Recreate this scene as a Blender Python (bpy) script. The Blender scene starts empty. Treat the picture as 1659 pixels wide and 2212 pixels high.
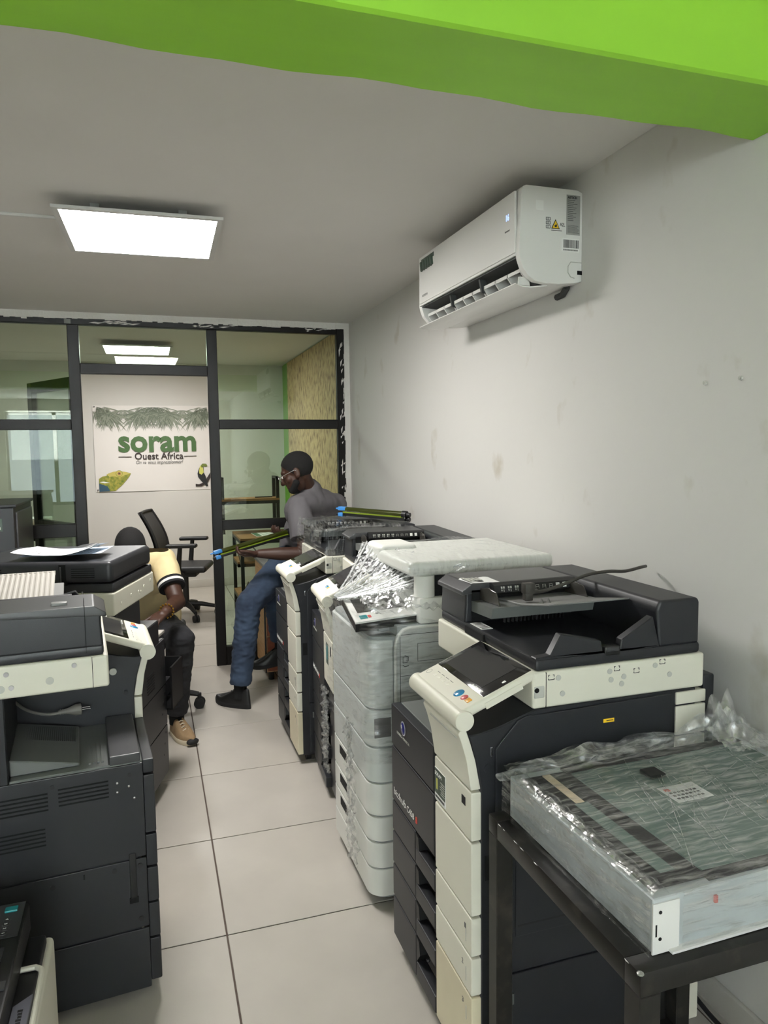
import bpy, bmesh, math, random
from mathutils import Vector, Matrix, noise, Euler
random.seed(7)
R = math.radians
sc = bpy.context.scene
COL = sc.collection
# ------------------------------------------------------------------ camera
CAM_H = 1.5489
def make_camera():
    yaw, pit, rol = 0.312829, 0.0873788, -0.0125936
    fw = Vector((math.sin(yaw)*math.cos(pit), math.cos(yaw)*math.cos(pit), -math.sin(pit)))
    rt = Vector((math.cos(yaw), -math.sin(yaw), 0)); up = rt.cross(fw)
    c, s = math.cos(rol), math.sin(rol)
    rt, up = c*rt + s*up, -s*rt + c*up
    cd = bpy.data.cameras.new('camera'); cd.sensor_fit = 'HORIZONTAL'; cd.sensor_width = 36
    cd.lens = 1555.055/1659*36; cd.clip_start = .02
    o = bpy.data.objects.new('camera', cd); COL.objects.link(o)
    m = Matrix((rt, up, -fw)).transposed().to_4x4(); m.translation = (0, 0, CAM_H)
    o.matrix_world = m; sc.camera = o
make_camera()
sc.view_settings.view_transform = 'Standard'; sc.view_settings.look = 'None'
sc.view_settings.gamma = 1; sc.view_settings.use_curve_mapping = False
sc.view_settings.exposure = 0.95
sc.cycles.use_denoising = True
sc.cycles.max_bounces = 10; sc.cycles.transparent_max_bounces = 24
sc.cycles.diffuse_bounces = 5; sc.cycles.sample_clamp_indirect = 6
# ------------------------------------------------------------------ world and daylight
w = bpy.data.worlds.new('World'); sc.world = w; w.use_nodes = True
w.node_tree.nodes['Background'].inputs[0].default_value = (.80, .90, 1, 1)
w.node_tree.nodes['Background'].inputs[1].default_value = 1.6
def area(name, loc, rot, sx, sy, power, col):
    l = bpy.data.lights.new(name, 'AREA'); l.shape = 'RECTANGLE'; l.size = sx; l.size_y = sy
    l.energy = power; l.color = col; l.spread = R(64)
    o = bpy.data.objects.new(name, l); COL.objects.link(o); o.location = loc; o.rotation_euler = rot
    return o
DAY = area('window_daylight', (-.75, -3.02, 1.84), (R(90), 0, R(180)), 3.0, .8, 430, (.93, 1.0, .97))
LED_MAIN, LED_BACK = 27.0, 27.0
# ------------------------------------------------------------------ materials
def lin(c):
    return tuple(((v/255)/12.92 if v/255 <= .04045 else ((v/255+.055)/1.055)**2.4) for v in c) + (1,)
MATS = {}
def M(name, col, rough=.5, metal=0, var=0, vs=8, bump=0, bs=120, coat=0, col2=None, emit=0, spec=.5, stretch=(1,1,1), detail=3, thr=None):
    m = bpy.data.materials.new(name); m.use_nodes = True; MATS[name] = m
    nt = m.node_tree; b = nt.nodes['Principled BSDF']
    b.inputs['Base Color'].default_value = lin(col); b.inputs['Roughness'].default_value = rough
    b.inputs['Metallic'].default_value = metal; b.inputs['Specular IOR Level'].default_value = spec
    if coat: b.inputs['Coat Weight'].default_value = coat; b.inputs['Coat Roughness'].default_value = .08
    if emit:
        b.inputs['Emission Color'].default_value = lin(col); b.inputs['Emission Strength'].default_value = emit
    if var or bump or col2:
        tc = nt.nodes.new('ShaderNodeTexCoord'); mp = nt.nodes.new('ShaderNodeMapping')
        nt.links.new(tc.outputs['Object'], mp.inputs[0]); mp.inputs['Scale'].default_value = stretch
        def nz(s, d=detail):
            n = nt.nodes.new('ShaderNodeTexNoise'); n.inputs['Scale'].default_value = s; n.inputs['Detail'].default_value = d
            nt.links.new(mp.outputs[0], n.inputs['Vector']); return n
        if var or col2:
            n = nz(vs); r = nt.nodes.new('ShaderNodeValToRGB')
            a, c = (.3, .7) if thr is None else thr
            r.color_ramp.elements[0].position = a; r.color_ramp.elements[1].position = c
            if col2: c0, c1 = lin(col), lin(col2)
            else:
                c0 = tuple(x*(1-var) for x in lin(col)[:3]) + (1,); c1 = tuple(min(1, x*(1+var)) for x in lin(col)[:3]) + (1,)
            r.color_ramp.elements[0].color = c0; r.color_ramp.elements[1].color = c1
            nt.links.new(n.outputs['Fac'], r.inputs[0]); nt.links.new(r.outputs[0], b.inputs['Base Color'])
        if bump:
            n = nz(bs, 2); bp = nt.nodes.new('ShaderNodeBump'); bp.inputs['Strength'].default_value = bump; bp.inputs['Distance'].default_value = .004
            nt.links.new(n.outputs['Fac'], bp.inputs['Height']); nt.links.new(bp.outputs[0], b.inputs['Normal'])
    return m
M('wall_white', (206, 203, 197), .75, var=.03, vs=1.5, bump=.12, bs=30)
M('wall_stained', (208, 206, 202), .7, bump=.18, bs=26, col2=(176, 168, 152), vs=5.5, thr=(.63, .82), detail=6, stretch=(1, 1, .7))
M('ceiling_white', (220, 217, 213), .8, bump=.1, bs=14, var=.02, vs=2)
M('beam_green', (142, 200, 52), .5, var=.06, vs=3, bump=.25, bs=10, stretch=(.4, 2, 2))
M('wall_green', (104, 168, 30), .55, var=.04)
M('tile', (184, 178, 169), .3, var=.05, vs=5, bump=.05, bs=60, detail=8)
M('grout', (92, 80, 72), .9)
M('skirting', (196, 192, 184), .45)
M('black_frame', (17, 14, 13), .45, var=.15, vs=30, stretch=(1, 1, .1), spec=.25)
M('sealant', (222, 220, 214), .7, bump=.5, bs=60)
M('osb', (214, 184, 132), .7, col2=(120, 88, 52), vs=15, stretch=(1, 2.4, 1), detail=9, thr=(.46, .68), bump=.2, bs=90)
M('led', (255, 252, 248), .5, emit=LED_MAIN)
M('led_back', (255, 253, 250), .5, emit=LED_BACK)
M('light_frame', (205, 204, 202), .4)
M('zinc', (168, 168, 166), .35, metal=.7)
M('ac_white', (226, 225, 221), .3)
M('ac_dark', (52, 54, 54), .6)
M('label_grey', (150, 150, 146), .5)
M('label_white', (236, 236, 232), .5)
M('ink', (28, 28, 30), .6)
M('ink_grey', (96, 94, 92), .6)
M('warn_yellow', (240, 196, 40), .5)
M('badge_green', (58, 74, 62), .4)
M('digit', (150, 175, 255), .5, emit=1.1)
M('charcoal', (35, 36, 40), .42, bump=.06, bs=500, spec=.45)
M('charcoal_soft', (58, 58, 60), .38, bump=.04, bs=500)
M('black', (16, 16, 18), .45)
M('hole', (5, 5, 6), .9)
M('ivory', (222, 219, 204), .42, var=.02, vs=6)
M('ivory_aged', (216, 206, 178), .45, var=.05, vs=6)
M('tray_grey', (104, 107, 105), .45)
M('tray_light', (126, 126, 124), .5)
M('ribbed', (168, 163, 155), .5)
M('glass_black', (13, 13, 15), .1, coat=.5)
M('screen', (52, 52, 54), .16, coat=.4)
M('smoke', (64, 62, 58), .15)
M('btn_blue', (40, 130, 178), .25, coat=.5)
M('btn_red', (205, 92, 92), .35)
M('btn_orange', (226, 160, 50), .35)
M('btn_teal', (30, 130, 136), .4)
M('btn_yellow', (222, 180, 70), .4)
M('cap_grey', (186, 186, 178), .5)
M('chrome', (200, 200, 204), .2, metal=1)
M('rubber', (22, 22, 23), .7)
M('cable_grey', (112, 109, 103), .55)
M('cable_dark', (58, 55, 50), .55)
M('canon_grey', (200, 203, 200), .4, var=.02)
M('canon_light', (222, 222, 216), .4)
M('canon_mid', (140, 145, 144), .45)
M('emblem_blue', (30, 34, 120), .3, coat=.6)
M('emblem_silver', (190, 190, 200), .3, metal=.5)
M('red_print', (196, 70, 60), .5)
M('paper', (238, 238, 236), .7)
M('paper_blue', (196, 212, 232), .7)
M('metal_table', (40, 38, 36), .42, metal=.5, var=.35, vs=14, col2=(74, 68, 62), thr=(.55, .8), detail=6)
M('chassis', (206, 212, 214), .35, metal=.4, var=.08, vs=8)
M('scan_glass', (118, 134, 128), .12)
M('scan_dark', (38, 36, 38), .4)
M('tape', (214, 196, 170), .6)
M('wood', (168, 126, 82), .55, col2=(136, 96, 58), vs=9, stretch=(.6, 6, 6), detail=5)
M('wood_light', (196, 156, 110), .55, col2=(176, 134, 90), vs=9, stretch=(6, .6, 6))
M('wood_red', (140, 74, 44), .45, col2=(120, 60, 36), vs=9, stretch=(6, .6, 6))
M('steel_black', (34, 33, 32), .5)
M('skin_dark', (66, 42, 32), .5, var=.08, vs=20, spec=.4)
M('skin_light', (150, 106, 88), .5)
M('hair', (15, 13, 13), .85, bump=.6, bs=600)
M('tee_grey', (98, 95, 98), .9, var=.04, vs=12, bump=.15, bs=700)
M('polo', (226, 207, 160), .85, var=.04, vs=14, bump=.15, bs=600)
M('band_black', (20, 20, 24), .9)
M('band_white', (232, 230, 226), .9)
M('denim', (38, 50, 70), .9, col2=(60, 76, 98), vs=7, detail=5, bump=.2, bs=900)
M('trouser_black', (38, 38, 42), .9, var=.1, vs=10, bump=.15, bs=700)
M('sock', (14, 14, 15), .95)
M('shoe_black', (20, 20, 21), .5, var=.1)
M('suede', (150, 124, 92), .85, var=.1, vs=22, bump=.3, bs=200)
M('sole_cream', (216, 204, 178), .6)
M('lace', (214, 204, 184), .8)
M('gold', (206, 160, 70), .3, metal=1)
M('drum_green', (56, 62, 14), .16, metal=.35, coat=.6)
M('lime', (112, 130, 32), .3, coat=.3)
M('blue_plastic', (62, 130, 196), .4)
M('chair_black', (26, 26, 27), .55)
M('chair_mesh', (48, 47, 47), .75, bump=.3, bs=400)
M('banner', (222, 217, 212), .6, bump=.3, bs=5)
M('leaf_print', (98, 106, 90), .7)
M('leaf_print_light', (136, 142, 126), .7)
M('logo_green', (66, 100, 50), .5)
M('cham_green', (98, 122, 44), .6, col2=(176, 164, 70), vs=40, detail=4)
M('cham_blue', (52, 84, 104), .6)
M('cham_yellow', (196, 182, 96), .6)
M('toucan_yellow', (206, 204, 104), .6)
M('beak', (110, 122, 52), .6)
M('branch', (52, 42, 40), .7)
M('kraft', (176, 132, 86), .8, var=.1)
M('fax_grey', (112, 112, 124), .5)
M('calendar_green', (84, 120, 92), .6)
M('plant_green', (56, 96, 36), .6)

def glassmat(name, tint, refl, rough=.0):
    m = bpy.data.materials.new(name); m.use_nodes = True; MATS[name] = m; nt = m.node_tree; nt.nodes.clear()
    out = nt.nodes.new('ShaderNodeOutputMaterial'); mx = nt.nodes.new('ShaderNodeMixShader')
    t = nt.nodes.new('ShaderNodeBsdfTransparent'); t.inputs[0].default_value = tint
    g = nt.nodes.new('ShaderNodeBsdfGlossy'); g.inputs['Roughness'].default_value = rough
    fr = nt.nodes.new('ShaderNodeLayerWeight'); fr.inputs[0].default_value = .35
    ma = nt.nodes.new('ShaderNodeMath'); ma.operation = 'MULTIPLY_ADD'; ma.inputs[1].default_value = .6; ma.inputs[2].default_value = refl
    nt.links.new(fr.outputs['Fresnel'], ma.inputs[0]); nt.links.new(ma.outputs[0], mx.inputs[0])
    nt.links.new(t.outputs[0], mx.inputs[1]); nt.links.new(g.outputs[0], mx.inputs[2]); nt.links.new(mx.outputs[0], out.inputs[0])
    return m
glassmat('pane', (.80, .88, .80, 1), .05)
glassmat('clear', (.95, .97, .97, 1), .06)

def filmmat(name, base, hi, stretch, scale, bump=.8, white=.25):
    m = bpy.data.materials.new(name); m.use_nodes = True; MATS[name] = m; nt = m.node_tree; nt.nodes.clear()
    N, L = nt.nodes.new, nt.links.new
    out = N('ShaderNodeOutputMaterial'); mx = N('ShaderNodeMixShader'); mx2 = N('ShaderNodeMixShader')
    t = N('ShaderNodeBsdfTransparent'); t.inputs[0].default_value = (.97, .98, .98, 1)
    g = N('ShaderNodeBsdfGlossy'); g.inputs['Roughness'].default_value = .16; g.inputs[0].default_value = (1, 1, 1, 1)
    d = N('ShaderNodeBsdfDiffuse'); d.inputs[0].default_value = (.85, .86, .86, 1)
    mx2.inputs[0].default_value = white; L(g.outputs[0], mx2.inputs[1]); L(d.outputs[0], mx2.inputs[2])
    tc = N('ShaderNodeTexCoord'); mp = N('ShaderNodeMapping'); mp.inputs['Scale'].default_value = stretch; L(tc.outputs['Object'], mp.inputs[0])
    n = N('ShaderNodeTexNoise'); n.inputs['Scale'].default_value = scale; n.inputs['Detail'].default_value = 6; n.inputs['Distortion'].default_value = .6; L(mp.outputs[0], n.inputs['Vector'])
    r = N('ShaderNodeValToRGB'); r.color_ramp.elements[0].position = .42; r.color_ramp.elements[1].position = .72
    r.color_ramp.elements[0].color = (base,)*3 + (1,); r.color_ramp.elements[1].color = (hi,)*3 + (1,)
    L(n.outputs['Fac'], r.inputs[0]); L(r.outputs[0], mx.inputs[0])
    b = N('ShaderNodeBump'); b.inputs['Strength'].default_value = bump; b.inputs['Distance'].default_value = .006; L(n.outputs['Fac'], b.inputs['Height']); L(b.outputs[0], g.inputs['Normal'])
    L(t.outputs[0], mx.inputs[1]); L(mx2.outputs[0], mx.inputs[2]); L(mx.outputs[0], out.inputs[0])
filmmat('film', .03, .40, (5, 1.2, 1.2), 14, .8, .15)
filmmat('film_side', .03, .42, (1.2, 1.2, 7), 12)
filmmat('film_crumple', .16, .8, (1, 1, 1), 36, 1.0, .3)
filmmat('film_streak', .05, .95, (14, 14, .5), 5, .8, .6)

filmmat('film_long', .08, .75, (6, .7, 6), 14, 1.0, .2)
filmmat('film_wide', .05, .55, (.9, 6, 6), 13, 1.0, .2)
filmmat('film_white', .45, .95, (1, 1, 1), 30, .3, .7)
# ------------------------------------------------------------------ mesh builder
def mat(m): return MATS[m] if isinstance(m, str) else m
class G:
    def __init__(s): s.v = []; s.f = []; s.mi = []; s.cur = 0
    def add(s, verts, faces):
        o = len(s.v); s.v += [Vector(p) for p in verts]
        for f in faces: s.f.append(tuple(i+o for i in f))
        return s
    def bm(s, bm):
        bm.verts.index_update()
        s.add([v.co.copy() for v in bm.verts], [[v.index for v in f.verts] for f in bm.faces]); bm.free(); return s
    def box(s, x0, x1, y0, y1, z0, z1, bev=0, seg=2):
        x0, x1 = min(x0, x1), max(x0, x1); y0, y1 = min(y0, y1), max(y0, y1); z0, z1 = min(z0, z1), max(z0, z1)
        if not bev:
            p = [(x, y, z) for x in (x0, x1) for y in (y0, y1) for z in (z0, z1)]
            return s.add(p, [(0,1,3,2), (4,6,7,5), (0,4,5,1), (2,3,7,6), (0,2,6,4), (1,5,7,3)])
        b = bmesh.new(); bmesh.ops.create_cube(b, size=1)
        for v in b.verts: v.co = Vector(((x0+x1)/2+v.co.x*(x1-x0), (y0+y1)/2+v.co.y*(y1-y0), (z0+z1)/2+v.co.z*(z1-z0)))
        bev = min(bev, .49*min(x1-x0, y1-y0, z1-z0))
        bmesh.ops.bevel(b, geom=b.edges[:], offset=bev, segments=seg, affect='EDGES', profile=.5)
        return s.bm(b)
    def prism(s, poly, axis, a, b, bev=0, seg=2):
        # poly: list of 2d points; axis x:(y,z)  y:(x,z)  z:(x,y)
        def P(p, t): return {'x': (t, p[0], p[1]), 'y': (p[0], t, p[1]), 'z': (p[0], p[1], t)}[axis]
        n = len(poly); vs = [P(p, a) for p in poly] + [P(p, b) for p in poly]
        fs = [tuple(range(n))[::-1], tuple(range(n, 2*n))] + [(i, (i+1) % n, n+(i+1) % n, n+i) for i in range(n)]
        m = bmesh.new(); V = [m.verts.new(p) for p in vs]
        for f in fs: m.faces.new([V[i] for i in f])
        bmesh.ops.recalc_face_normals(m, faces=m.faces[:])
        if bev: bmesh.ops.bevel(m, geom=m.edges[:], offset=bev, segments=seg, affect='EDGES', profile=.5)
        return s.bm(m)
    def poly(s, pts): return s.add(pts, [tuple(range(len(pts)))])
    def cyl(s, p0, p1, r0, r1=None, n=20):
        r1 = r0 if r1 is None else r1; p0, p1 = Vector(p0), Vector(p1); d = (p1-p0).normalized()
        a = d.orthogonal().normalized(); c = d.cross(a)
        q = [a*math.cos(2*math.pi*i/n)+c*math.sin(2*math.pi*i/n) for i in range(n)]
        vs = [p0+r0*u for u in q]+[p1+r1*u for u in q]
        return s.add(vs, [tuple(range(n))[::-1], tuple(range(n, 2*n))]+[(i, (i+1) % n, n+(i+1) % n, n+i) for i in range(n)])
    def tube(s, pts, r, n=8, rs=None):
        pts = [Vector(p) for p in pts]; m = len(pts); vs = []; a = None
        for i, p in enumerate(pts):
            t = (pts[min(i+1, m-1)]-pts[max(i-1, 0)]).normalized()
            a = t.orthogonal().normalized() if a is None else (a-t*a.dot(t)).normalized()
            c = t.cross(a); rr = rs[i] if rs else r
            vs += [p+rr*(a*math.cos(2*math.pi*k/n)+c*math.sin(2*math.pi*k/n)) for k in range(n)]
        fs = [(i*n+k, i*n+(k+1) % n, (i+1)*n+(k+1) % n, (i+1)*n+k) for i in range(m-1) for k in range(n)]
        return s.add(vs, fs+[tuple(range(n))[::-1], tuple(range((m-1)*n, m*n))])
    def ball(s, c, r, n=16, m=10):
        r = (r, r, r) if isinstance(r, (int, float)) else r; vs = []; c = Vector(c)
        for i in range(m+1):
            th = math.pi*i/m
            for k in range(n):
                ph = 2*math.pi*k/n
                vs.append(c+Vector((r[0]*math.sin(th)*math.cos(ph), r[1]*math.sin(th)*math.sin(ph), r[2]*math.cos(th))))
        return s.add(vs, [(i*n+k, (i+1)*n+k, (i+1)*n+(k+1) % n, i*n+(k+1) % n) for i in range(m) for k in range(n)])
    def grid(s, nu, nv, f):
        vs = [f(i/(nu-1), j/(nv-1)) for i in range(nu) for j in range(nv)]
        return s.add(vs, [(i*nv+j, (i+1)*nv+j, (i+1)*nv+j+1, i*nv+j+1) for i in range(nu-1) for j in range(nv-1)])
    def slab(s, nu, nv, f, th):
        a = len(s.v); s.grid(nu, nv, f)
        b = len(s.v); s.grid(nu, nv, lambda u, v: Vector(f(u, v))-Vector((0, 0, th)))
        return s
    def xf(s, mtx, start=0):
        for i in range(start, len(s.v)): s.v[i] = mtx @ s.v[i]
        return s
    def mesh(s, name, m, ang=30):
        me = bpy.data.meshes.new(name); me.from_pydata([tuple(p) for p in s.v], [], s.f)
        b = bmesh.new(); b.from_mesh(me); bmesh.ops.remove_doubles(b, verts=b.verts, dist=1e-6)
        bmesh.ops.dissolve_degenerate(b, dist=1e-7, edges=b.edges)
        if ang is not None: bmesh.ops.recalc_face_normals(b, faces=b.faces)
        b.to_mesh(me); b.free()
        me.materials.append(mat(m))
        me.polygons.foreach_set('use_smooth', [True]*len(me.polygons))
        if ang: me.set_sharp_from_angle(angle=R(ang))
        return me
    def done(s, name, m, parent=None, world=False, ang=30, wn=False):
        if world and parent is not None:
            s.xf(mw(parent).inverted())
        o = bpy.data.objects.new(name, s.mesh(name, m, ang)); COL.objects.link(o)
        if parent is not None: o.parent = parent
        if wn: o.modifiers.new('normals', 'WEIGHTED_NORMAL').keep_sharp = True
        return o
def mw(o):
    m = o.matrix_basis.copy()
    while o.parent is not None: o = o.parent; m = o.matrix_basis @ m
    return m
def tag(o, label=None, cat=None, group=None, kind=None):
    if label: o['label'] = label
    if cat: o['category'] = cat
    if group: o['group'] = group
    if kind: o['kind'] = kind
    return o
def thing(name, label, cat, loc=(0, 0, 0), rz=0, group=None, kind=None):
    o = bpy.data.objects.new(name, None); COL.objects.link(o); o.location = loc; o.rotation_euler = (0, 0, rz)
    o.empty_display_size = .05
    return tag(o, label, cat, group, kind)
def struct(o): o['kind'] = 'structure'; return o
def text(body, size, m, parent, org, xd, yd, name='lettering', bold=0, align='LEFT', ext=.0003, width=None, shear=0, world=False):
    c = bpy.data.curves.new(name, 'FONT'); c.body = body; c.size = size; c.offset = bold; c.align_x = align; c.extrude = ext; c.shear = shear
    c.resolution_u = 3
    t = bpy.data.objects.new(name, c); me = bpy.data.meshes.new_from_object(t)
    xd, yd = Vector(xd).normalized(), Vector(yd).normalized(); zd = xd.cross(yd)
    k = 1
    if width:
        xs = [v.co.x for v in me.vertices]; k = width/max(1e-6, max(xs)-min(xs))
    mt = Matrix((xd*k, yd, zd)).transposed().to_4x4(); mt.translation = Vector(org)
    if world: mt = mw(parent).inverted() @ mt
    me.transform(mt); me.materials.clear(); me.materials.append(mat(m))
    o = bpy.data.objects.new(name, me); COL.objects.link(o); o.parent = parent
    bpy.data.objects.remove(t); bpy.data.curves.remove(c)
    return o
def B(name, m, parent, *a, bev=0, seg=2, wn=None):
    return G().box(*a, bev=bev, seg=seg).done(name, m, parent, wn=bool(bev) if wn is None else wn)
# ------------------------------------------------------------------ the setting
XW, XL, YP, YB, YR, ZC, ZC2 = 1.43, -2.6, 5.24, 8.4, -3.1, 2.47, 2.52
fl = struct(G().box(XL, 1.56, YR, YB, -.12, -.004).done('floor', 'grout'))
tag(fl, 'pale beige square floor tiles with dark joints', 'floor')
def floor_tiles():
    xs = [.177+.6013*k for k in range(-6, 4)]; ys = [2.24+.6*k for k in range(-10, 12)]; cache = {}
    for i in range(len(xs)-1):
        for j in range(len(ys)-1):
            a, b, c, d = max(xs[i], XL), min(xs[i+1], XW if ys[j] < YP-.3 else 1.5), max(ys[j], YR+.1), min(ys[j+1], YB)
            if b-a < .03 or d-c < .03: continue
            key = (round(b-a, 3), round(d-c, 3))
            if key not in cache:
                hx, hy = (b-a)/2-.0028, (d-c)/2-.0028
                cache[key] = G().box(-hx, hx, -hy, hy, -.004, 0, bev=.0012, seg=1).mesh('tile', 'tile', 20)
            o = bpy.data.objects.new('tile', cache[key]); COL.objects.link(o); o.parent = fl; o.location = ((a+b)/2, (c+d)/2, 0)
floor_tiles()
tag(struct(G().box(XL, XW, YR, YP+.03, ZC, ZC+.12).done('ceiling', 'ceiling_white')), 'grey-white painted ceiling of the front room', 'ceiling')
tag(struct(G().box(XL, 1.5, YP+.03, YB, ZC2, ZC2+.12).done('ceiling', 'ceiling_white')), 'ceiling of the back room seen through the glass', 'ceiling')
tag(struct(G().box(XW, XW+.14, YR, YP+.03, -.1, ZC+.1).done('wall_right', 'wall_stained')), 'scuffed white wall below the air conditioner', 'wall')
tag(struct(G().box(1.5, 1.6, YP+.03, YB, -.1, ZC2+.1).done('wall_right', 'wall_green')), 'bright green wall behind the chipboard sheet', 'wall')
tag(struct(G().box(XL-.1, XL, YR, YB, -.1, ZC2+.1).done('wall_left', 'wall_white')), 'white wall across from the air conditioner', 'wall')
tag(struct(G().box(XL-.1, 1.6, YB, YB+.1, -.1, ZC2+.1).done('wall_back', 'wall_white')), 'white back wall behind the banner', 'wall')
def rear_wall():
    g = G(); a, b = YR-.12, YR
    g.box(XL-.1, -2.3, a, b, -.1, ZC+.1).box(.8, XW+.14, a, b, -.1, ZC+.1).box(-2.3, .8, a, b, -.1, .65).box(-2.3, .8, a, b, 2.25, ZC+.1)
    tag(struct(g.done('wall_rear', 'wall_white')), 'white wall with the wide shop window behind the camera', 'wall')
    wd = thing('window_1', 'wide black framed shop window behind the camera', 'window', (-.75, YR-.06, .65), kind='structure')
    f = G()
    for x in (-1.55, -.79, -.03, .73, 1.49): f.box(x-.03, x+.03, -.03, .03, 0, 1.6)
    for z in (.02, 1.58): f.box(-1.55, 1.55, -.03, .03, z-.03, z+.03)
    f.done('window_frame', 'black_frame', wd)
    for k in range(4): B('pane', 'clear', wd, -1.52+.76*k, -.82+.76*k, -.004, .004, .05, 1.55)
rear_wall()
# green beam: slightly uneven underside
def beam():
    g = G()
    def jag(x): return .006*math.sin(9*x)+.004*math.sin(23*x+1)
    n = 60
    for i in range(n):
        x0, x1 = XL+(XW-XL)*i/n, XL+(XW-XL)*(i+1)/n
        p = lambda x: [(x, 1.228, ZC+.02), (x, 1.228, 2.292), (x, 1.236, 2.287), (x, 1.455+jag(x), 2.288), (x, 1.462+jag(x), 2.294), (x, 1.462, ZC+.02)]
        a, b = p(x0), p(x1); o = len(g.v)
        g.add(a+b, [(k, k+1, 6+k+1, 6+k) for k in range(5)])
    b = struct(g.done('beam', 'beam_green')); tag(b, 'lime green painted ceiling beam across the room', 'beam')
beam()
bb = struct(G().box(1.414, XW, YR, YP-.03, 0, .085, bev=.004).box(1.408, XW, YR, YP-.03, 0, .012).done('baseboard_right', 'skirting'))
tag(bb, 'pale tiled skirting along the scuffed wall', 'baseboard')
bk = struct(G().box(XL, 1.5, YB-.012, YB, 0, .09, bev=.003).done('baseboard_back', 'skirting')); tag(bk, 'pale skirting along the back room wall', 'baseboard')

def partition():
    p = thing('wall_partition', 'black framed glass partition with a door opening', 'partition', (0, YP, 0), kind='structure')
    y0, y1 = -.025, .025
    def bar(n, x0, x1, z0, z1): B(n, 'black_frame', p, x0, x1, y0, y1, z0, z1, bev=.003, seg=1)
    bar('post', -.487, -.416, 0, 2.39); bar('post', .406, .476, 0, 2.39)
    bar('post', 1.337, 1.396, 0, 2.435); bar('post', -1.72, -1.65, 0, 2.39)
    bar('rail', XL, 1.337, 2.39, 2.437)
    bar('rail', -.416, .406, 2.071, 2.141)
    for x0, x1 in ((.476, 1.337), (-1.65, -.487), (XL, -1.72)):
        bar('rail', x0, x1, 1.702, 1.77); bar('rail', x0, x1, 0, .137)
        bar('rail', x0, x1, .985, 1.055 if x0 > 0 else 1.075)
        for a, b in ((.137, .985), (1.055 if x0 > 0 else 1.075, 1.702), (1.77, 2.39)):
            B('pane', 'pane', p, x0, x1, -.003, .003, a, b)
    B('pane', 'pane', p, -.416, .406, -.003, .003, 2.141, 2.39)
    # ragged white filler between the frame and the plaster
    g = G(); n = 120; rr = random.Random(3)
    for i in range(n):
        x0, x1 = XL+(1.43-XL)*i/n, XL+(1.43-XL)*(i+1)/n
        d = .008+.016*max(0, noise.noise((i*.23, 3, 0)))+.010*rr.random()**3
        g.box(x0, x1, -.032-.006*rr.random(), .02, 2.438-d, ZC)
    g.done('sealant', 'sealant', p, ang=60)
    g = G()
    for i in range(70):
        z0, z1 = 2.46*i/70, 2.46*(i+1)/70
        d = .002+.016*max(0, noise.noise((i*.31, 9, 0)))+.008*rr.random()**4
        g.box(1.394-d, 1.43, -.031-.004*rr.random(), .02, z0, z1)
    g.done('sealant', 'sealant', p, ang=60)
    g = G()
    for k in range(26):
        z = 1.0+1.35*rr.random(); x = 1.35+.035*rr.random(); h = .02+.07*rr.random()**2
        g.add([(x, -.0262, z), (x+.006, -.0262, z+h*.3), (x+.004+.012*rr.random(), -.0262, z+h), (x-.002, -.0262, z+h*.6)], [(0, 1, 2, 3)])
    for k in range(30):
        x = (-.35, .3, 1.0)[k % 3]+.28*rr.random(); z = 2.40+.03*rr.random(); h = .02+.07*rr.random()
        g.add([(x, -.0262, z), (x+h*.4, -.0262, z-.004), (x+h, -.0262, z+.012*rr.random()), (x+h*.5, -.0262, z+.006)], [(0, 1, 2, 3)])
    g.done('paint_smear', 'sealant', p, ang=None)
    B('tape', 'tray_light', p, -.50, -.46, -.027, -.025, 2.395, 2.425)
    return p
partition()
def door_leaf():
    ang = math.atan2(5.87-5.27, -.811+.455)
    d = thing('door_1', 'black framed glass door standing open into the back room', 'door', (-.455, 5.285, 0), ang, kind='structure')
    L = .72
    for a in ((0, .07, 0, 2.06), (L-.07, L, 0, 2.06)): B('stile', 'black_frame', d, a[0], a[1], -.02, .02, a[2]+.01, a[3], bev=.003, seg=1)
    for z0, z1 in ((.01, .14), (.985, 1.06), (1.985, 2.06)): B('rail', 'black_frame', d, .07, L-.07, -.02, .02, z0, z1, bev=.003, seg=1)
    B('pane', 'pane', d, .07, L-.07, -.003, .003, .14, .985); B('pane', 'pane', d, .07, L-.07, -.003, .003, 1.06, 1.985)
    h = G().cyl((L-.035, -.02, 1.03), (L-.035, -.07, 1.03), .009).tube([(L-.035, -.068, 1.03), (L-.09, -.07, 1.03), (L-.15, -.068, 1.03)], .009)
    h.done('handle', 'zinc', d)
door_leaf()
# ------------------------------------------------------------------ ceiling lamps, trunking, air conditioner, banner, board
def led_panel(label, cx, cy, zc, s, m, drop, rot=0, brackets=True):
    t = thing('ceiling_light', label, 'ceiling light', (cx, cy, zc), rot, 'square light panels')
    g = G(); a = s/2; b = a-.022; z0 = -drop
    for x0, x1, y0, y1 in ((-a, a, -a, -b), (-a, a, b, a), (-a, -b, -b, b), (b, a, -b, b)): g.box(x0, x1, y0, y1, z0, z0+.011)
    g.box(-a+.006, a-.006, -a+.006, a-.006, z0+.006, z0+.012)
    g.done('frame', 'light_frame', t)
    B('diffuser', m, t, -b, b, -b, b, z0+.0015, z0+.0055)
    if brackets:
        for x in (-.16, .155):
            for y in (-.2, .2):
                br = G().box(x-.016, x+.016, y-.001, y+.001, z0+.011, 0).box(x-.016, x+.016, y, y+.03, -.002, 0).done('bracket', 'zinc', t)
                for dx in (-.006, .006): G().cyl((x+dx, y-.0035, z0+.034), (x+dx, y-.001, z0+.034), .003, n=8).done('screw', 'chrome', br)
    return t
led_panel('bright square ceiling light hanging on brackets in front of the glass partition', .005, 3.15, ZC, .60, 'led', .055, R(-1))
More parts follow.
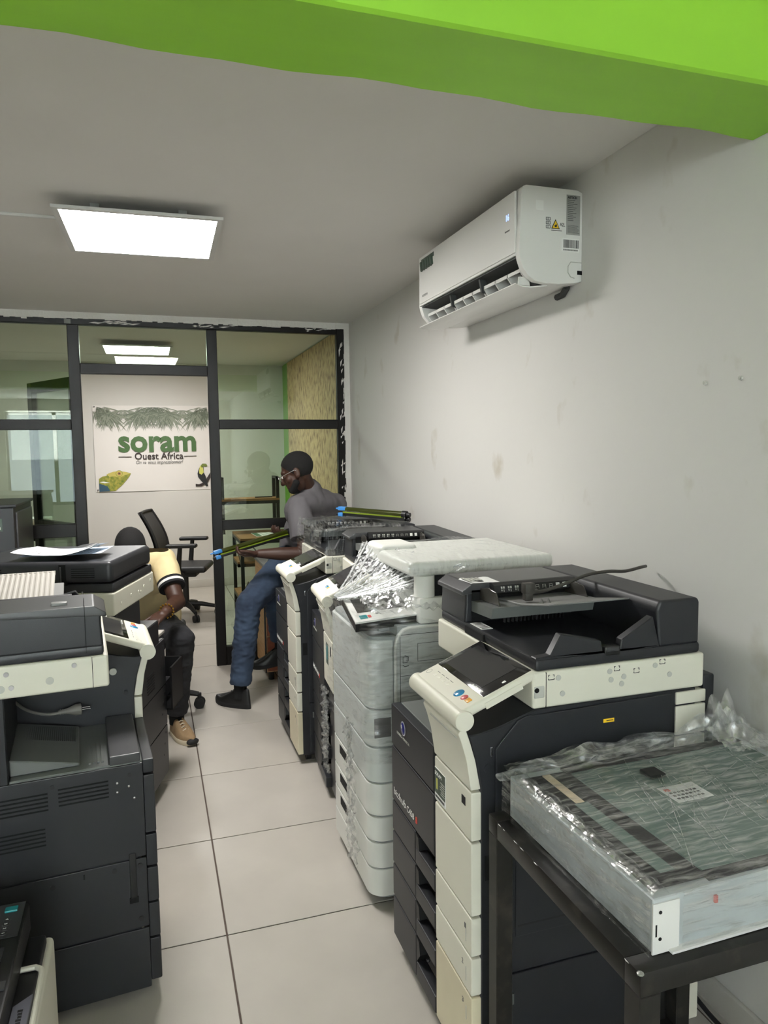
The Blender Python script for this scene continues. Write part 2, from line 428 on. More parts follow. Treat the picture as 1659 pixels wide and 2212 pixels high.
led_panel('square ceiling light seen through the partition transom', -.07, 7.03, ZC2, .60, 'led_back', .05, 0, False)
tk = G().box(-2.6, -.27, -.008, .008, -.012, 0, bev=.002).box(-.27, -.24, -.004, .004, -.03, -.002).done('cable_trunking', 'light_frame'); tk.location = (0, 3.15, ZC)
tag(tk, 'thin white cable trunking along the ceiling to the lamp', 'trunking')

def air_conditioner():
    t = thing('air_conditioner', 'white wall-mounted air conditioner with its louvre open', 'air conditioner', (XW, 2.19, 2.098))
    Lg = .935
    # profile (distance from wall is negative x)
    pr = [(0, .012), (-.03, .006), (-.09, 0), (-.137, 0), (-.18, .006), (-.205, .022), (-.225, .045), (-.236, .075), (-.240, .094), (-.232, .30), (-.225, .309), (-.215, .314), (-.02, .314), (0, .306)]
    ch = [(0, .012), (-.03, .006), (-.075, 0), (-.12, .004), (-.15, .085), (-.236, .094), (-.232, .30), (-.225, .309), (-.215, .314), (-.02, .314), (0, .306)]
    G().prism(pr, 'y', 0, .028, bev=.003).done('end_cover', 'ac_white', t, wn=True)
    G().prism(pr, 'y', Lg-.028, Lg, bev=.003).done('end_cover', 'ac_white', t, wn=True)
    G().prism(ch, 'y', .028, Lg-.028).done('body', 'ac_white', t, ang=35)
    B('front_panel', 'ac_white', t, -.246, -.236, .022, Lg-.018, .098, .30, bev=.004)
    B('front_panel_lower', 'ac_white', t, -.245, -.235, .022, Lg-.018, .088, .0975, bev=.003)
    G().prism([(-.124, .006), (-.153, .084), (-.236, .086), (-.236, .082), (-.16, .078), (-.134, .012)], 'y', .03, Lg-.03).done('outlet', 'ac_dark', t)
    # three vane groups, each a framed slot with blades
    for k, (a, b) in enumerate(((.05, .33), (.345, .61), (.625, .90))):
        g = G(); g.box(-.208, -.204, a, b, .044, .056).box(-.185, -.181, a, b, .012, .020)
        for q in range(4):
            y = a+(b-a)*q/3
            g.prism([(-.208, .056), (-.208, .044), (-.185, .012), (-.150, .020), (-.155, .060)], 'y', y-.003, y+.003)
        g.done('vane_group', 'ac_white', t)
    for y in (.338, .618): G().prism([(-.225, .085), (-.20, .085), (-.19, .03), (-.215, .035)], 'y', y-.006, y+.006).done('hinge_arm', 'ac_dark', t)
    # open louvre flap
    G().prism([(-.115, -.002), (-.18, -.010), (-.215, -.008), (-.236, .0), (-.236, .0025), (-.215, -.005), (-.18, -.006), (-.115, .002)], 'y', .03, Lg+.004).done('louvre', 'ac_white', t)
    G().prism([(-.222, .024), (-.185, .026), (-.180, -.004), (-.224, -.002)], 'y', .034, .039).done('louvre_end', 'ac_white', t)
    # markings, near end face y=0
    X, Z, F = (1, 0, 0), (0, 0, 1), -.0012
    def lab(n, m, x0, x1, z0, z1, e=0): return B(n, m, t, x0, x1, F-e-.0004, 0, z0, z1)
    l = lab('rating_label', 'label_grey', -.062, -.010, .165, .295)
    text('ASTECH', .011, 'ink', l, (-.058, F-.0006, .283), X, Z, bold=.0004, width=.036)
    g = G()
    for q in range(12): g.box(-.058, -.058+.02+.026*random.random(), F-.0006, F-.0004, .277-.006*q, .2785-.006*q)
    for q in range(9): g.box(-.058, -.058+.036+.01*random.random(), F-.0006, F-.0004, .195-.003*q, .1958-.003*q)
    g.done('fine_print', 'ink', l)
    l = lab('barcode_label', 'label_white', -.078, -.012, .108, .152)
    g = G(); x = -.074
    while x < -.016:
        wd = random.choice((.0006, .0011, .0017)); g.box(x, x+wd, F-.0006, F-.0004, .121, .148); x += wd+random.choice((.0007, .0012))
    for q in range(22): g.box(-.074+.0026*q, -.0725+.0026*q, F-.0006, F-.0004, .112, .1165)
    g.done('bars', 'ink', l)
    G().prism([(-.120, .180), (-.088, .180), (-.104, .211)], 'y', F-.0005, 0).done('warning_mark', 'ink', t)
    G().prism([(-.1165, .182), (-.0915, .182), (-.104, .2065)], 'y', F-.0009, 0).done('warning_mark', 'warn_yellow', t)
    G().prism([(-.107, .185), (-.101, .185), (-.099, .190), (-.102, .1965), (-.105, .192), (-.109, .190)], 'y', F-.0012, 0).done('flame_mark', 'ink', t)
    text('A2L', .016, 'ink', t, (-.088, F-.0006, .190), X, Z, width=.020)
    g = G()
    for z in (.206, .193, .180):
        for a in ((-.140, -.124, z, z+.001), (-.140, -.124, z+.009, z+.010), (-.140, -.139, z, z+.01), (-.125, -.124, z, z+.01), (-.133, -.132, z, z+.01)): g.box(a[0], a[1], F-.0006, 0, a[2], a[3])
    g.done('manual_symbol', 'ink', t)
    G().box(-.120, -.08, F-.0006, 0, .174, .1755).done('fine_print', 'ink', t)
    B('tape_residue', 'label_white', t, -.178, -.150, F, 0, .235, .268)
    # niche at the lower wall corner
    G().tube([(-.003, -.002, .075), (-.045, -.002, .075), (-.055, -.002, .06), (-.055, -.002, .04), (-.045, -.002, .026), (-.03, -.002, .022)], .0015, 6).done('knockout_line', 'cap_grey', t)
    B('pipe_notch', 'hole', t, -.018, .0, -.0015, .02, .035, .048)
    G().tube([(-.02, .06, .006), (-.012, .1, -.012), (-.004, .15, -.01)], .012, 8).done('drain_pipe', 'ac_dark', t)
    # front panel marks: wall runs along +y, front faces -x; text reads from far (+y) to near (-y)
    FX = -.2466; XD = (0, -1, 0)
    text('16', .030, 'digit', t, (FX, .085, .215), XD, Z, width=.020)
    text('Inverter', .010, 'ink_grey', t, (FX, .088, .178), XD, Z, width=.034)
    text('ASTECH', .014, 'ink_grey', t, (FX, Lg-.06, .122), XD, Z, width=.062)
    G().box(FX-.0003, FX, Lg-.20, Lg-.05, .268, .286).done('badge', 'badge_green', t)
    for q in range(5):
        G().tube([(FX, Lg-.06-.028*q, .272), (FX, Lg-.068-.028*q, .235)], .011, 10).done('badge', 'badge_green', t).scale = (1, 1, 1)
    return t
air_conditioner()

def banner():
    t = thing('wall_banner', 'white vinyl banner with green lettering, palm leaves, chameleon and toucan', 'banner', (-.567, YB-.004, 1.118))
    Wd, Hd = 1.243, .937
    def sag(u, v): return -.004-.004*math.sin(6*u+3*v)-.003*noise.noise((5*u, 5*v, 1))
    G().grid(40, 30, lambda u, v: (u*Wd, sag(u, v), v*Hd+.006*math.sin(math.pi*u)*(1-v)*0)).done('sheet', 'banner', t, ang=None)
    Y = -.0125; k = 1.243/256; kz = .937/186
    def px(x, y): return ((x-199)*k, (1062-y)*kz)
    def T(s, x0, x1, yb, size, m, **kw):
        a = px(x0, yb); text(s, size, m, t, (a[0], Y, a[1]), (1, 0, 0), (0, 0, 1), width=(x1-x0)*k, **kw)
    T('soram', 249, 418, 974.5, .335, 'logo_green', bold=.010)
    T('Ouest Africa', 283, 389, 992.5, .105, 'branch', bold=.0012)
    T('On va vous impressionner!', 285, 387, 1002.5, .055, 'ink_grey', shear=.25)
    for a, b in ((249, 277), (391, 419)):
        p, q = px(a, 987.5), px(b, 986.3); B('rule', 'branch', t, p[0], q[0], Y-.0005, Y, p[1], p[1]+.007)
    # palm fronds: fans of narrow blades, mirrored about several axes
    for m, seed, ln in (('leaf_print_light', 5, 1.0), ('leaf_print', 11, .92)):
        g = G(); rr = random.Random(seed)
        half = []
        for c in range(10):
            cx = .31*rr.random(); cz = Hd-.01-.10*rr.random()
            for b in range(15):
                a = R(-90+rr.uniform(-80, 80)); L = ln*rr.uniform(.08, .22); half.append((cx, cz, a, L))
        for side in (0, 1, 2, 3):
            for cx, cz, a, L in half:
                x = (cx, .62-cx, .62+cx, 1.24-cx)[side]; aa = a if side in (0, 2) else math.pi-a
                dx, dz = math.cos(aa)*L, math.sin(aa)*L; x1, z1 = x+dx, cz+dz
                if not (.004 < x1 < Wd-.004 and .62 < z1 < Hd-.004): continue
                nx, nz = -dz/L*.005, dx/L*.005
                yy = Y-.002*rr.random(); g.add([(x, yy, cz), (x+dx*.5+nx, yy, cz+dz*.5+nz), (x1, yy, z1), (x+dx*.5-nx, yy, cz+dz*.5-nz)], [(0, 1, 2, 3)])
        g.done('palm_print', m, t, ang=None)['kind'] = 'stuff'
    def shape(n, m, pts, e=0): G().add([(px(*p)[0], Y-e, px(*p)[1]) for p in pts], [tuple(range(len(pts)))]).done(n, m, t, ang=None)
    shape('chameleon_print', 'cham_green', [(206, 1061), (206, 1033), (214, 1028), (222, 1027), (226, 1022), (238, 1018), (250, 1017), (262, 1019), (274, 1022.5), (272, 1027), (265, 1036), (256, 1046), (247, 1054), (240, 1060)])
    shape('chameleon_print', 'cham_yellow', [(222, 1024), (238, 1018), (250, 1017), (262, 1019), (273, 1023), (262, 1026), (250, 1031), (238, 1028), (228, 1029)], .0006)
    shape('chameleon_print', 'cham_blue', [(206, 1061), (206, 1043), (214, 1046), (224, 1050), (228, 1060)], .0006)
    shape('chameleon_print', 'label_white', [(207, 1040), (216, 1039), (229, 1042), (217, 1043)], .0008)
    c = px(249, 1022.5)
    for r, m, e in ((.036, 'cham_green', .0010), (.030, 'cham_yellow', .0014), (.018, 'kraft', .0018), (.008, 'ink', .0022)):
        G().add([(c[0]+r*math.cos(q*.3927), Y-e, c[1]+r*math.sin(q*.3927)) for q in range(16)], [tuple(range(16))]).done('chameleon_eye', m, t, ang=None)
    shape('branch_print', 'branch', [(415, 1055), (415, 1049), (423, 1050), (432, 1047), (441, 1036), (449, 1024), (459, 1004), (459, 1021), (449, 1036), (441, 1049), (428, 1055)])
    shape('toucan_print', 'ink', [(420, 1026), (424, 1014), (430, 1007), (434, 1012), (434, 1024), (438, 1032), (443, 1055), (439, 1055), (428, 1043), (421, 1034)], .0006)
    shape('toucan_print', 'toucan_yellow', [(424, 1019), (426, 1009), (431, 1008), (433, 1014), (434, 1024), (429, 1029), (424, 1026)], .001)
    shape('toucan_print', 'beak', [(428, 1008), (432, 1004), (440, 1004.5), (443, 1009), (441, 1011), (434, 1010.5), (429, 1013)], .0014)
    for x, y in ((203, 879), (203, 1057), (455, 880), (455, 1055)):
        p = px(x, y); G().cyl((p[0], Y-.004, p[1]), (p[0], Y, p[1]), .006, n=10).done('eyelet', 'ink', t)
banner()
ob = G().box(1.484, 1.499, 5.30, 8.02, .02, ZC2-.012).done('chipboard_sheet', 'osb'); tag(ob, 'tall wood-chip board covering the green wall', 'board')
for i, (y, z) in enumerate(((1.595, 1.715), (1.472, 1.716))):
    o = G().cyl((XW-.006, 0, 0), (XW, 0, 0), .006, n=10).cyl((XW-.008, 0, 0), (XW-.005, 0, 0), .0025, n=8).done('wall_plug', 'cap_grey'); o.location = (0, y, z)
    tag(o, ('screw plug in the wall nearer the glass partition', 'screw plug in the wall nearer the green beam')[i], 'wall plug', 'screw plugs in the wall')
# ------------------------------------------------------------------ office copiers
# local frame: x = depth from the front, y = from the machine's right side to its left, z up
WM = .57
def side_text(s, size, m, p, d, z, width, side=0, e=.0012, **k):
    if side == 0: return text(s, size, m, p, (d, -e, z), (1, 0, 0), (0, 0, 1), width=width, **k)
    return text(s, size, m, p, (d, WM+e, z), (-1, 0, 0), (0, 0, 1), width=width, **k)
def front_text(s, size, m, p, w, z, width, d=-.0012, **k):
    return text(s, size, m, p, (d, w, z), (0, -1, 0), (0, 0, 1), width=width, **k)

def caster(p, x, y):
    c = G().cyl((x-.012, y, .03), (x+.012, y, .03), .03, n=16).done('caster', 'rubber', p)
    G().box(x-.018, x+.018, y-.03, y+.02, .045, .075, bev=.004).done('caster_fork', 'black', c)

def control_panel(p, wide=.29, tilt=22, d0=-.017, z0=.938, style='big'):
    L = .205
    mt = Matrix.Translation((d0, 0, z0)) @ Matrix.Rotation(-R(tilt), 4, 'Y')
    def put(g, name, m, par, **k): return g.xf(mt).done(name, m, par, **k)
    body = put(G().box(-.008, L, .0, wide, -.002, .0225, bev=.009, seg=3), 'control_panel', 'ivory', p, wn=True)
    put(G().cyl((0, -.001, 0), (0, wide+.001, 0), .0235, n=32), 'panel_hinge', 'ivory', body)
    put(G().cyl((0, -.006, 0), (0, -.001, 0), .0225, .0238, 32), 'hinge_cap', 'ivory', body)
    put(G().cyl((0, wide+.001, 0), (0, wide+.005, 0), .024, n=28), 'hinge_cap', 'ivory', body)
    put(G().box(.065, L-.006, .008, wide-.008, .018, .0235, bev=.004), 'screen_bezel', 'glass_black', body)
    put(G().box(.082, L-.024, .05, wide-.028, .0230, .0242), 'screen', 'screen', body)
    put(G().box(.06, .16, -.001, .003, -.003, .012), 'side_flap', 'ivory', body)
    if style == 'big':
        put(G().ball((.036, .083, .0225), (.0145, .0145, .004)), 'start_button', 'btn_blue', body)
        put(G().ball((.036, .052, .0225), (.010, .010, .003)), 'stop_button', 'btn_red', body)
        put(G().box(.029, .043, .022, .038, .0215, .0245, bev=.001), 'reset_button', 'btn_orange', body)
        for q in range(4): put(G().box(.033, .043, .145+.027*q, .160+.027*q, .0215, .0232, bev=.0008), 'key', 'ivory', body)
        for q in range(4): put(G().box(.048, .0495, .143+.027*q, .162+.027*q, .0222, .0226), 'key_print', 'ink_grey', body)
        g = G()
        for q in range(24):
            a, b = q/24*2*math.pi, (q+1)/24*2*math.pi; c = (.034, .268)
            g.add([(c[0]+r*math.cos(t), c[1]+r*math.sin(t)*1.1, .0226) for t in (a, b) for r in (.0075, .0085)], [(0, 1, 3, 2)])
        put(g, 'power_key', 'ink_grey', body, ang=None)
        for q in range(4): put(G().box(.0735, .0775, .03+.016*q, .038+.016*q, .0235, .0239), 'touch_key', 'label_white', body)
        put(G().box(.128, .134, .018, .026, .0235, .0239), 'access_key', 'label_white', body)
        put(G().ball((.128, .022, .0235), (.004, .004, .0006), 10, 6), 'access_key', 'label_white', body)
    else:
        put(G().ball((.036, .14, .0225), (.008, .02, .003)), 'start_button', 'btn_blue', body)
        put(G().ball((.036, .11, .0225), (.007, .008, .003)), 'stop_button', 'btn_orange', body)
        for q in range(6): put(G().box(.022+.012*(q % 3), .030+.012*(q % 3), .2+.03*(q//3), .216+.03*(q//3), .0215, .0230), 'key', 'ivory', body)
    return body

def document_feeder(p, z0=1.03, d0=.165, W=WM, icons=True, tray=True, D=.465):
    f = G().box(d0, d0+.465, 0, W, z0, z0+.028, bev=.008).done('feeder_base', 'charcoal', p, wn=True)
    z = z0+.028
    # near lip with the cut-out for the output slot
    lip = [(d0+.002, z-.004), (d0+.002, z+.003), (d0+.04, z+.006), (d0+.068, z+.054), (d0+.178, z+.028), (d0+.184, z-.002), (d0+.232, z-.002), (d0+.236, z+.026), (d0+.325, z+.075), (d0+.345, z+.002), (d0+.345, z-.004)]
    G().prism(lip, 'y', .004, .028, bev=.002, seg=1).done('feeder_lip', 'charcoal', p)
    G().box(d0+.186, d0+.23, .0, .03, z-.012, z+.012, bev=.003).done('stopper', 'black', p)
    G().box(d0+.19, d0+.226, -.002, .004, z+.0, z+.012, bev=.003).done('stopper_tab', 'charcoal_soft', p)
    # rear hump
    G().prism([(d0+.345, z-.005), (d0+.335, z+.09), (d0+.345, z+.112), (d0+.46, z+.112), (d0+.465, z+.10), (d0+.465, z-.005)], 'y', .004, W, bev=.008, seg=3).done('feeder_hump', 'charcoal', p, wn=True)
    # feed unit on the left
    fu = G().prism([(d0, z-.004), (d0+.004, z+.06), (d0+.003, z+.088), (d0+.02, z+.100), (d0+.35, z+.100), (d0+.35, z-.004)], 'y', W-.175, W+.004, bev=.007, seg=3).done('feed_unit', 'charcoal', p, wn=True)
    G().prism([(d0-.010, z+.076), (d0-.010, z+.088), (d0+.02, z+.108), (d0+.345, z+.110), (d0+.345, z+.096), (d0, z+.078)], 'y', W-.178, W+.006, bev=.004).done('feed_cover', 'charcoal_soft', p, wn=True)
    lipw = G().prism([(W-.178, z+.108), (W-.178, z+.098), (W-.208, z+.080), (W-.212, z+.084), (W-.205, z+.104), (W-.19, z+.110)], 'x', d0+.075, d0+.345).done('guide_lip', 'black', p)
    if icons:
        n = Vector((0, -.024, -.03)).normalized()
        for q in range(10):
            d = d0+.095+.022*q; g = G()
            base = Vector((d, W-.2125, z+.0825)); up = Vector((0, .006, .020)).normalized()
            def quad(a, b, c, e):
                g.add([base+Vector((a, 0, 0))+up*c+Vector((0, -.0012, 0)), base+Vector((b, 0, 0))+up*c+Vector((0, -.0012, 0)), base+Vector((b, 0, 0))+up*e+Vector((0, -.0012, 0)), base+Vector((a, 0, 0))+up*e+Vector((0, -.0012, 0))], [(0, 1, 2, 3)])
            if q < 5:
                quad(0, .005, .013, .019); quad(.007, .012, .013, .019); quad(.001, .004, .006, .011); quad(.008, .010, .004, .011)
            elif q < 8:
                quad(0, .011, .016, .017); quad(0, .011, .011, .012); quad(0, .001, .006, .017); quad(.010, .011, .006, .017)
            else: quad(0, .012, .005, .019)
            g.done('feeder_icon', 'label_white' if q > 7 else 'cap_grey', lipw, ang=None)
    # rear hump inner black well and trays
    B('feeder_well', 'hole', p, d0+.02, d0+.34, W-.178, W-.172, z, z+.09)
    if tray:
        t = G().prism([(W-.175, z+.058), (W-.31, z+.066), (W-.46, z+.096), (W-.46, z+.100), (W-.31, z+.072), (W-.175, z+.064)], 'x', d0+.10, d0+.335, bev=.0015, seg=1).done('input_tray', 'tray_light', p)
        G().prism([(W-.175, z+.03), (W-.30, z+.035), (W-.31, z+.066), (W-.175, z+.060)], 'x', d0+.02, d0+.334).done('tray_base', 'tray_grey', p)
        for d in (d0+.045, d0+.318):
            G().prism([(W-.18, z+.062), (W-.18, z+.095), (W-.23, z+.104), (W-.275, z+.100), (W-.30, z+.066)], 'x', d, d+.004, bev=.001, seg=1).done('paper_guide', 'smoke', p)
        for d in (.13, .15):
            G().prism([(W-.36, z+.08), (W-.37, z+.096), (W-.38, z+.084)], 'x', d0+d, d0+d+.003).done('tray_tab', 'tray_light', t)
        g = G()
        for q in range(16): g.box(d0+.06+.012*q, d0+.063+.012*q, W-.30, W-.292, z+.022, z+.034)
        g.done('comb', 'black', p)
    return f

def scanner(p, z0=.943, z1=1.03, d0=.155, d1=.641, W=WM):
    s = G().box(d0, d1, -.004, W+.004, z0, z1, bev=.007, seg=3).done('scanner_frame', 'ivory', p, wn=True)
    B('seam', 'hole', s, d0+.034, d0+.0355, -.0045, -.002, z0+.001, z1-.002)
    return s
def near_marks(p, s, W0=-.0045):
    for d, z in ((.222, 1.012), (.362, 1.012), (.366, .991), (.402, .995), (.396, .978), (.492, 1.013), (.535, .986), (.233, .973)):
        G().cyl((d, W0-.001, z), (d, .002, z), .0068, n=16).done('screw_cap', 'cap_grey', s)
    for d, z in ((.203, 1.015), (.382, 1.017), (.438, 1.006), (.513, 1.020)):
        g = G()
        for a in ((-.008, -.004, .005, .0062), (.004, .008, .005, .0062), (-.008, -.0068, .001, .0062), (.0068, .008, .001, .0062), (-.008, .008, -.006, -.0048), (-.008, -.0068, -.006, -.002), (.0068, .008, -.006, -.002)):
            g.box(d+a[0], d+a[1], W0-.0006, .002, z+a[2], z+a[3])
        g.done('corner_mark', 'ink', s)
    n = G().box(.158, .186, -.0052, .002, .968, .998, bev=.004).done('lock_niche', 'cap_grey', s)
    G().cyl((.165, -.0056, .988), (.165, .0, .988), .006, n=14).done('lock_hole', 'hole', n)

COLZ = [(.770, None), (.648, .765), (.466, .643), (.367, .461), (.269, .362), (.05, .264)]
def white_column(p, short=False, lower_mat='ivory_aged'):
    top = [(.026, .770), (.0, .770), (-.010, .84), (-.022, .885), (-.031, .908), (-.026, .915), (-.010, .914), (.000, .885), (.013, .84)]
    c = G().prism(top, 'y', .001, .222, bev=.004, seg=2).done('front_cover', 'ivory', p, wn=True)
    G().box(-.0285, -.0255, .02, .18, .892, .895).done('cover_slot', 'cap_grey', c)
    out = [c]
    segs = COLZ[1:] if not short else [(.552, .765)]
    for i, (a, b) in enumerate(segs):
        m = 'ivory' if i < 4 else lower_mat
        o = G().box(0, .028, .001, .222, a, b, bev=.005, seg=2).done('drawer_front', m, p, wn=True); out.append(o)
        if not short and i >= 2:
            front_text(str(i-1), .018, 'ink_grey', o, .052, b-.038, .008)
            B('level_mark', 'cap_grey', o, -.0012, 0, .028, .030, b-.07, b-.035)
    return out

def dark_front(p, tray_z=.785, brand=True, bottom=.05):
    lv = [(.66, tray_z), (.487, .655), (.39, .482), (.285, .385), (.18, .280), (bottom, .175)]
    for i, (a, b) in enumerate(lv):
        if i < 2:
            o = G().box(0, .03, .227, WM, a, b, bev=.004).done('front_cover', 'charcoal', p, wn=True)
            if brand and i == 0:
                G().ball((-.001, .46, .745), (.002, .021, .021)).done('emblem', 'emblem_silver', o)
                G().ball((-.0025, .46, .745), (.002, .016, .018)).done('emblem', 'emblem_blue', o)
                G().ball((-.004, .464, .750), (.0015, .006, .006), 10, 6).done('emblem', 'emblem_silver', o)
                front_text('KONICA MINOLTA', .011, 'cap_grey', o, .515, .712, .105)
            if brand and i == 1:
                front_text('bizhub', .030, 'label_white', o, .55, .512, .105)
                front_text('C458', .026, 'label_white', o, .435, .512, .058)
                front_text('i', .026, 'red_print', o, .368, .512, .008)
                B('print_block', 'red_print', o, -.0008, 0, .352, .362, .512, .530)
        else:
            dr = G().box(0, .03, .372, WM, a, b, bev=.004).done('drawer', 'charcoal', p, wn=True)
            G().box(0, .03, .227, .371, a, a+.048, bev=.004).done('drawer_lip', 'charcoal', dr, wn=True)
            G().prism([(.372, b-.004), (.352, b-.01), (.345, b-.045), (.372, a+.045)], 'x', .002, .06).done('handle_recess', 'black', dr)
            G().ball((.03, .352, a+.055), .006, 10, 6).done('catch', 'charcoal_soft', dr)

def machine_body(p, tray_z=.785, right=True):
    poly = [(.025, .045), (.62, .045), (.62, .943), (.17, .943), (.14, .934), (.07, .912), (.02, .902), (-.006, .902), (.001, .885), (.014, .84), (.025, .775)]
    b = G().prism(poly, 'y', .0, .232, bev=.003, seg=1)
    b.box(.05, .62, .23, WM-.002, .045, tray_z-.006, bev=.003, seg=1).box(.36, .62, .23, WM-.002, tray_z-.01, .943, bev=.003, seg=1)
    b.done('body', 'charcoal', p)
    # output tray
    t = G().box(.03, .36, .234, WM-.002, tray_z-.012, tray_z-.001, bev=.003, seg=1).done('output_tray', 'tray_grey', p)
    return t
def right_side(p, lower=True):
    d1 = .06
    o = G().prism([(d1, .312), (d1, .862), (d1+.012, .878), (d1+.055, .922), (d1+.075, .930), (.545, .937), (.545, .312)], 'y', -.006, .001, bev=.003, seg=2).done('side_door', 'charcoal', p, wn=True)
    B('warning_label', 'warn_yellow', o, .345, .375, -.0068, -.006, .888, .897)
    B('warning_print', 'ink', o, .353, .372, -.0071, -.0066, .8915, .8935)
    G().box(.11, .50, -.0095, -.005, .40, .60, bev=.003).done('bypass_tray', 'charcoal', o, wn=True)
    B('bypass_rib', 'black', o, .115, .495, -.0100, -.0090, .425, .429)
    if lower:
        l = G().box(d1, .545, -.006, .001, .055, .306, bev=.003).done('side_panel', 'charcoal', p, wn=True)
        B('release_tab', 'tray_grey', l, .075, .105, -.012, -.004, .235, .262)
    for a, b in ((.05, .822), (.826, .900), (.904, .936)):
        G().box(.557, .648, -.004, .02, a, b, bev=.003).done('rear_cover', 'ivory', p, wn=True)
    G().box(.62, .672, .02, WM-.02, .1, .968, bev=.006).done('rear_box', 'charcoal', p, wn=True)
    G().box(.64, .676, -.002, .09, .30, .972, bev=.006).done('rear_box', 'charcoal', p, wn=True)
    u = G().box(.049, .055, -.0012, .003, .845, .868, bev=.001).done('usb_port', 'chrome', p)
    B('usb_slot', 'hole', u, .0505, .0535, -.0016, 0, .848, .865)
    G().cyl((.045, -.0012, .818), (.045, .002, .818), .0115, n=20).done('round_cover', 'charcoal', p)
    # slot details lower down
    B('latch_slot', 'hole', p, .034, .056, -.0008, .002, .55, .61)

def copier(label, loc, rot, col='full', tray_z=.785, brand=True, panel='big', feeder=True, icons=True, tilt=22, name='office_copier', right=True, group='office copiers', zs=0, ds=0):
    t = thing(name, label, 'copier', loc, rot, group)
    tr = machine_body(t, tray_z)
    if col: white_column(t, col == 'short')
    dark_front(t, tray_z, brand)
    if right: right_side(t)
    s = scanner(t, .943+zs, 1.03+zs, .155+ds)
    if right: near_marks(t, s)
    if feeder: document_feeder(t, 1.03+zs, .165+ds, icons=icons)
    if panel: control_panel(t, style=panel, tilt=tilt, z0=.938+zs*.5)
    for x in (.06, .56):
        for y in (.06, WM-.06): caster(t, x, y)
    return t
R1 = copier('ivory and charcoal office copier with a large tilted touch screen, behind the metal table', (.665, 1.44, 0), 0)
def r1_extras(t):
    # stickers on the ivory front and on the feeder
    c = [o for o in t.children if o.name.startswith('drawer_front')][0]
    l = B('sticker', 'paper', c, -.001, 0, .148, .217, .656, .738)
    B('sticker_print', 'badge_green', l, -.0014, -.001, .149, .216, .672, .737)
    B('sticker_print', 'toucan_yellow', l, -.0018, -.0012, .198, .205, .684, .712)
    text('SORAM', .014, 'label_white', l, (-.002, .214, .720), (0, -1, 0), (0, 0, 1), width=.042)
    g = G()
    for q in range(6): g.box(-.0018, -.0013, .152, .170+.012*random.random(), .680+.006*q, .682+.006*q)
    g.done('sticker_print', 'cap_grey', l)
    g = G()
    for q in range(9): g.box(-.0016, -.001, .155+.0065*q, .160+.0065*q, .661, .667)
    g.done('sticker_print', 'ink_grey', l)
    e = [o for o in t.children if o.name.startswith('front_cover')][0]
    B('energy_sticker', 'fax_grey', e, -.0010, .001, .035, .055, .785, .812)
    B('mark_sticker', 'ink', c, -.0010, 0, .03, .05, .722, .742)
    f = [o for o in t.children if o.name.startswith('feed_cover')][0]
    s = G(); z = 1.03+.028+.1075
    def sh(u, v):
        d = .172+.10*u; w = WM-.168+.08*v
        zz = z-.0175*max(0, (.188-d)/.02)+.0012+(.0025*math.sin(9*u)*v)
        return (d, w-.012*u, zz if w > WM-.178 else zz-.01)
    s.grid(14, 8, sh).done('paper_sticker', 'paper', f, ang=None)
    g = G()
    for q in range(3): g.box(.20+.012*q, .208+.012*q, WM-.15, WM-.11, z+.0045, z+.0052)
    g.box(.185, .195, WM-.16, WM-.10, z+.0045, z+.0052); g.done('sticker_print', 'cap_grey', f)
    b = [o for o in t.children if o.name.startswith('feeder_base')][0]
    l = B('paper_sticker', 'label_white', b, .172, .205, .30, .375, 1.0575, 1.0590)
    B('handle_recess', 'hole', b, .160, .175, .27, .385, 1.032, 1.052)
    g = G()
    for q in range(5): g.box(.176, .200, .305+.014*q, .312+.014*q, 1.0588, 1.0593)
    g.done('sticker_print', 'ink_grey', l)
r1_extras(R1)
R3 = copier('ivory and charcoal copier with a short ivory front, behind the film-wrapped grey copier', (.674, 2.790, 0), R(-4), col='short', panel='small', tilt=24)
def r3_sticker(t):
    c = [o for o in t.children if o.name.startswith('drawer_front')][0]
    l = B('sticker', 'badge_green', c, -.001, .001, .10, .15, .645, .735); B('sticker_print', 'btn_teal', l, -.0015, 0, .108, .142, .665, .725)
    B('mark_sticker', 'ink', c, -.001, .001, .03, .05, .70, .74)
r3_sticker(R3)
R4 = copier('ivory and charcoal copier at the far end of its row with its feeder under film', (.640, 3.398, 0), 0, panel='small', icons=True)
L1 = copier('dark copier seen from its vented side with a grey output tray, across the aisle', (-.072, 2.612, 0), R(185), tray_z=.70, brand=False, panel='big', icons=False, zs=-.022, ds=-.05)
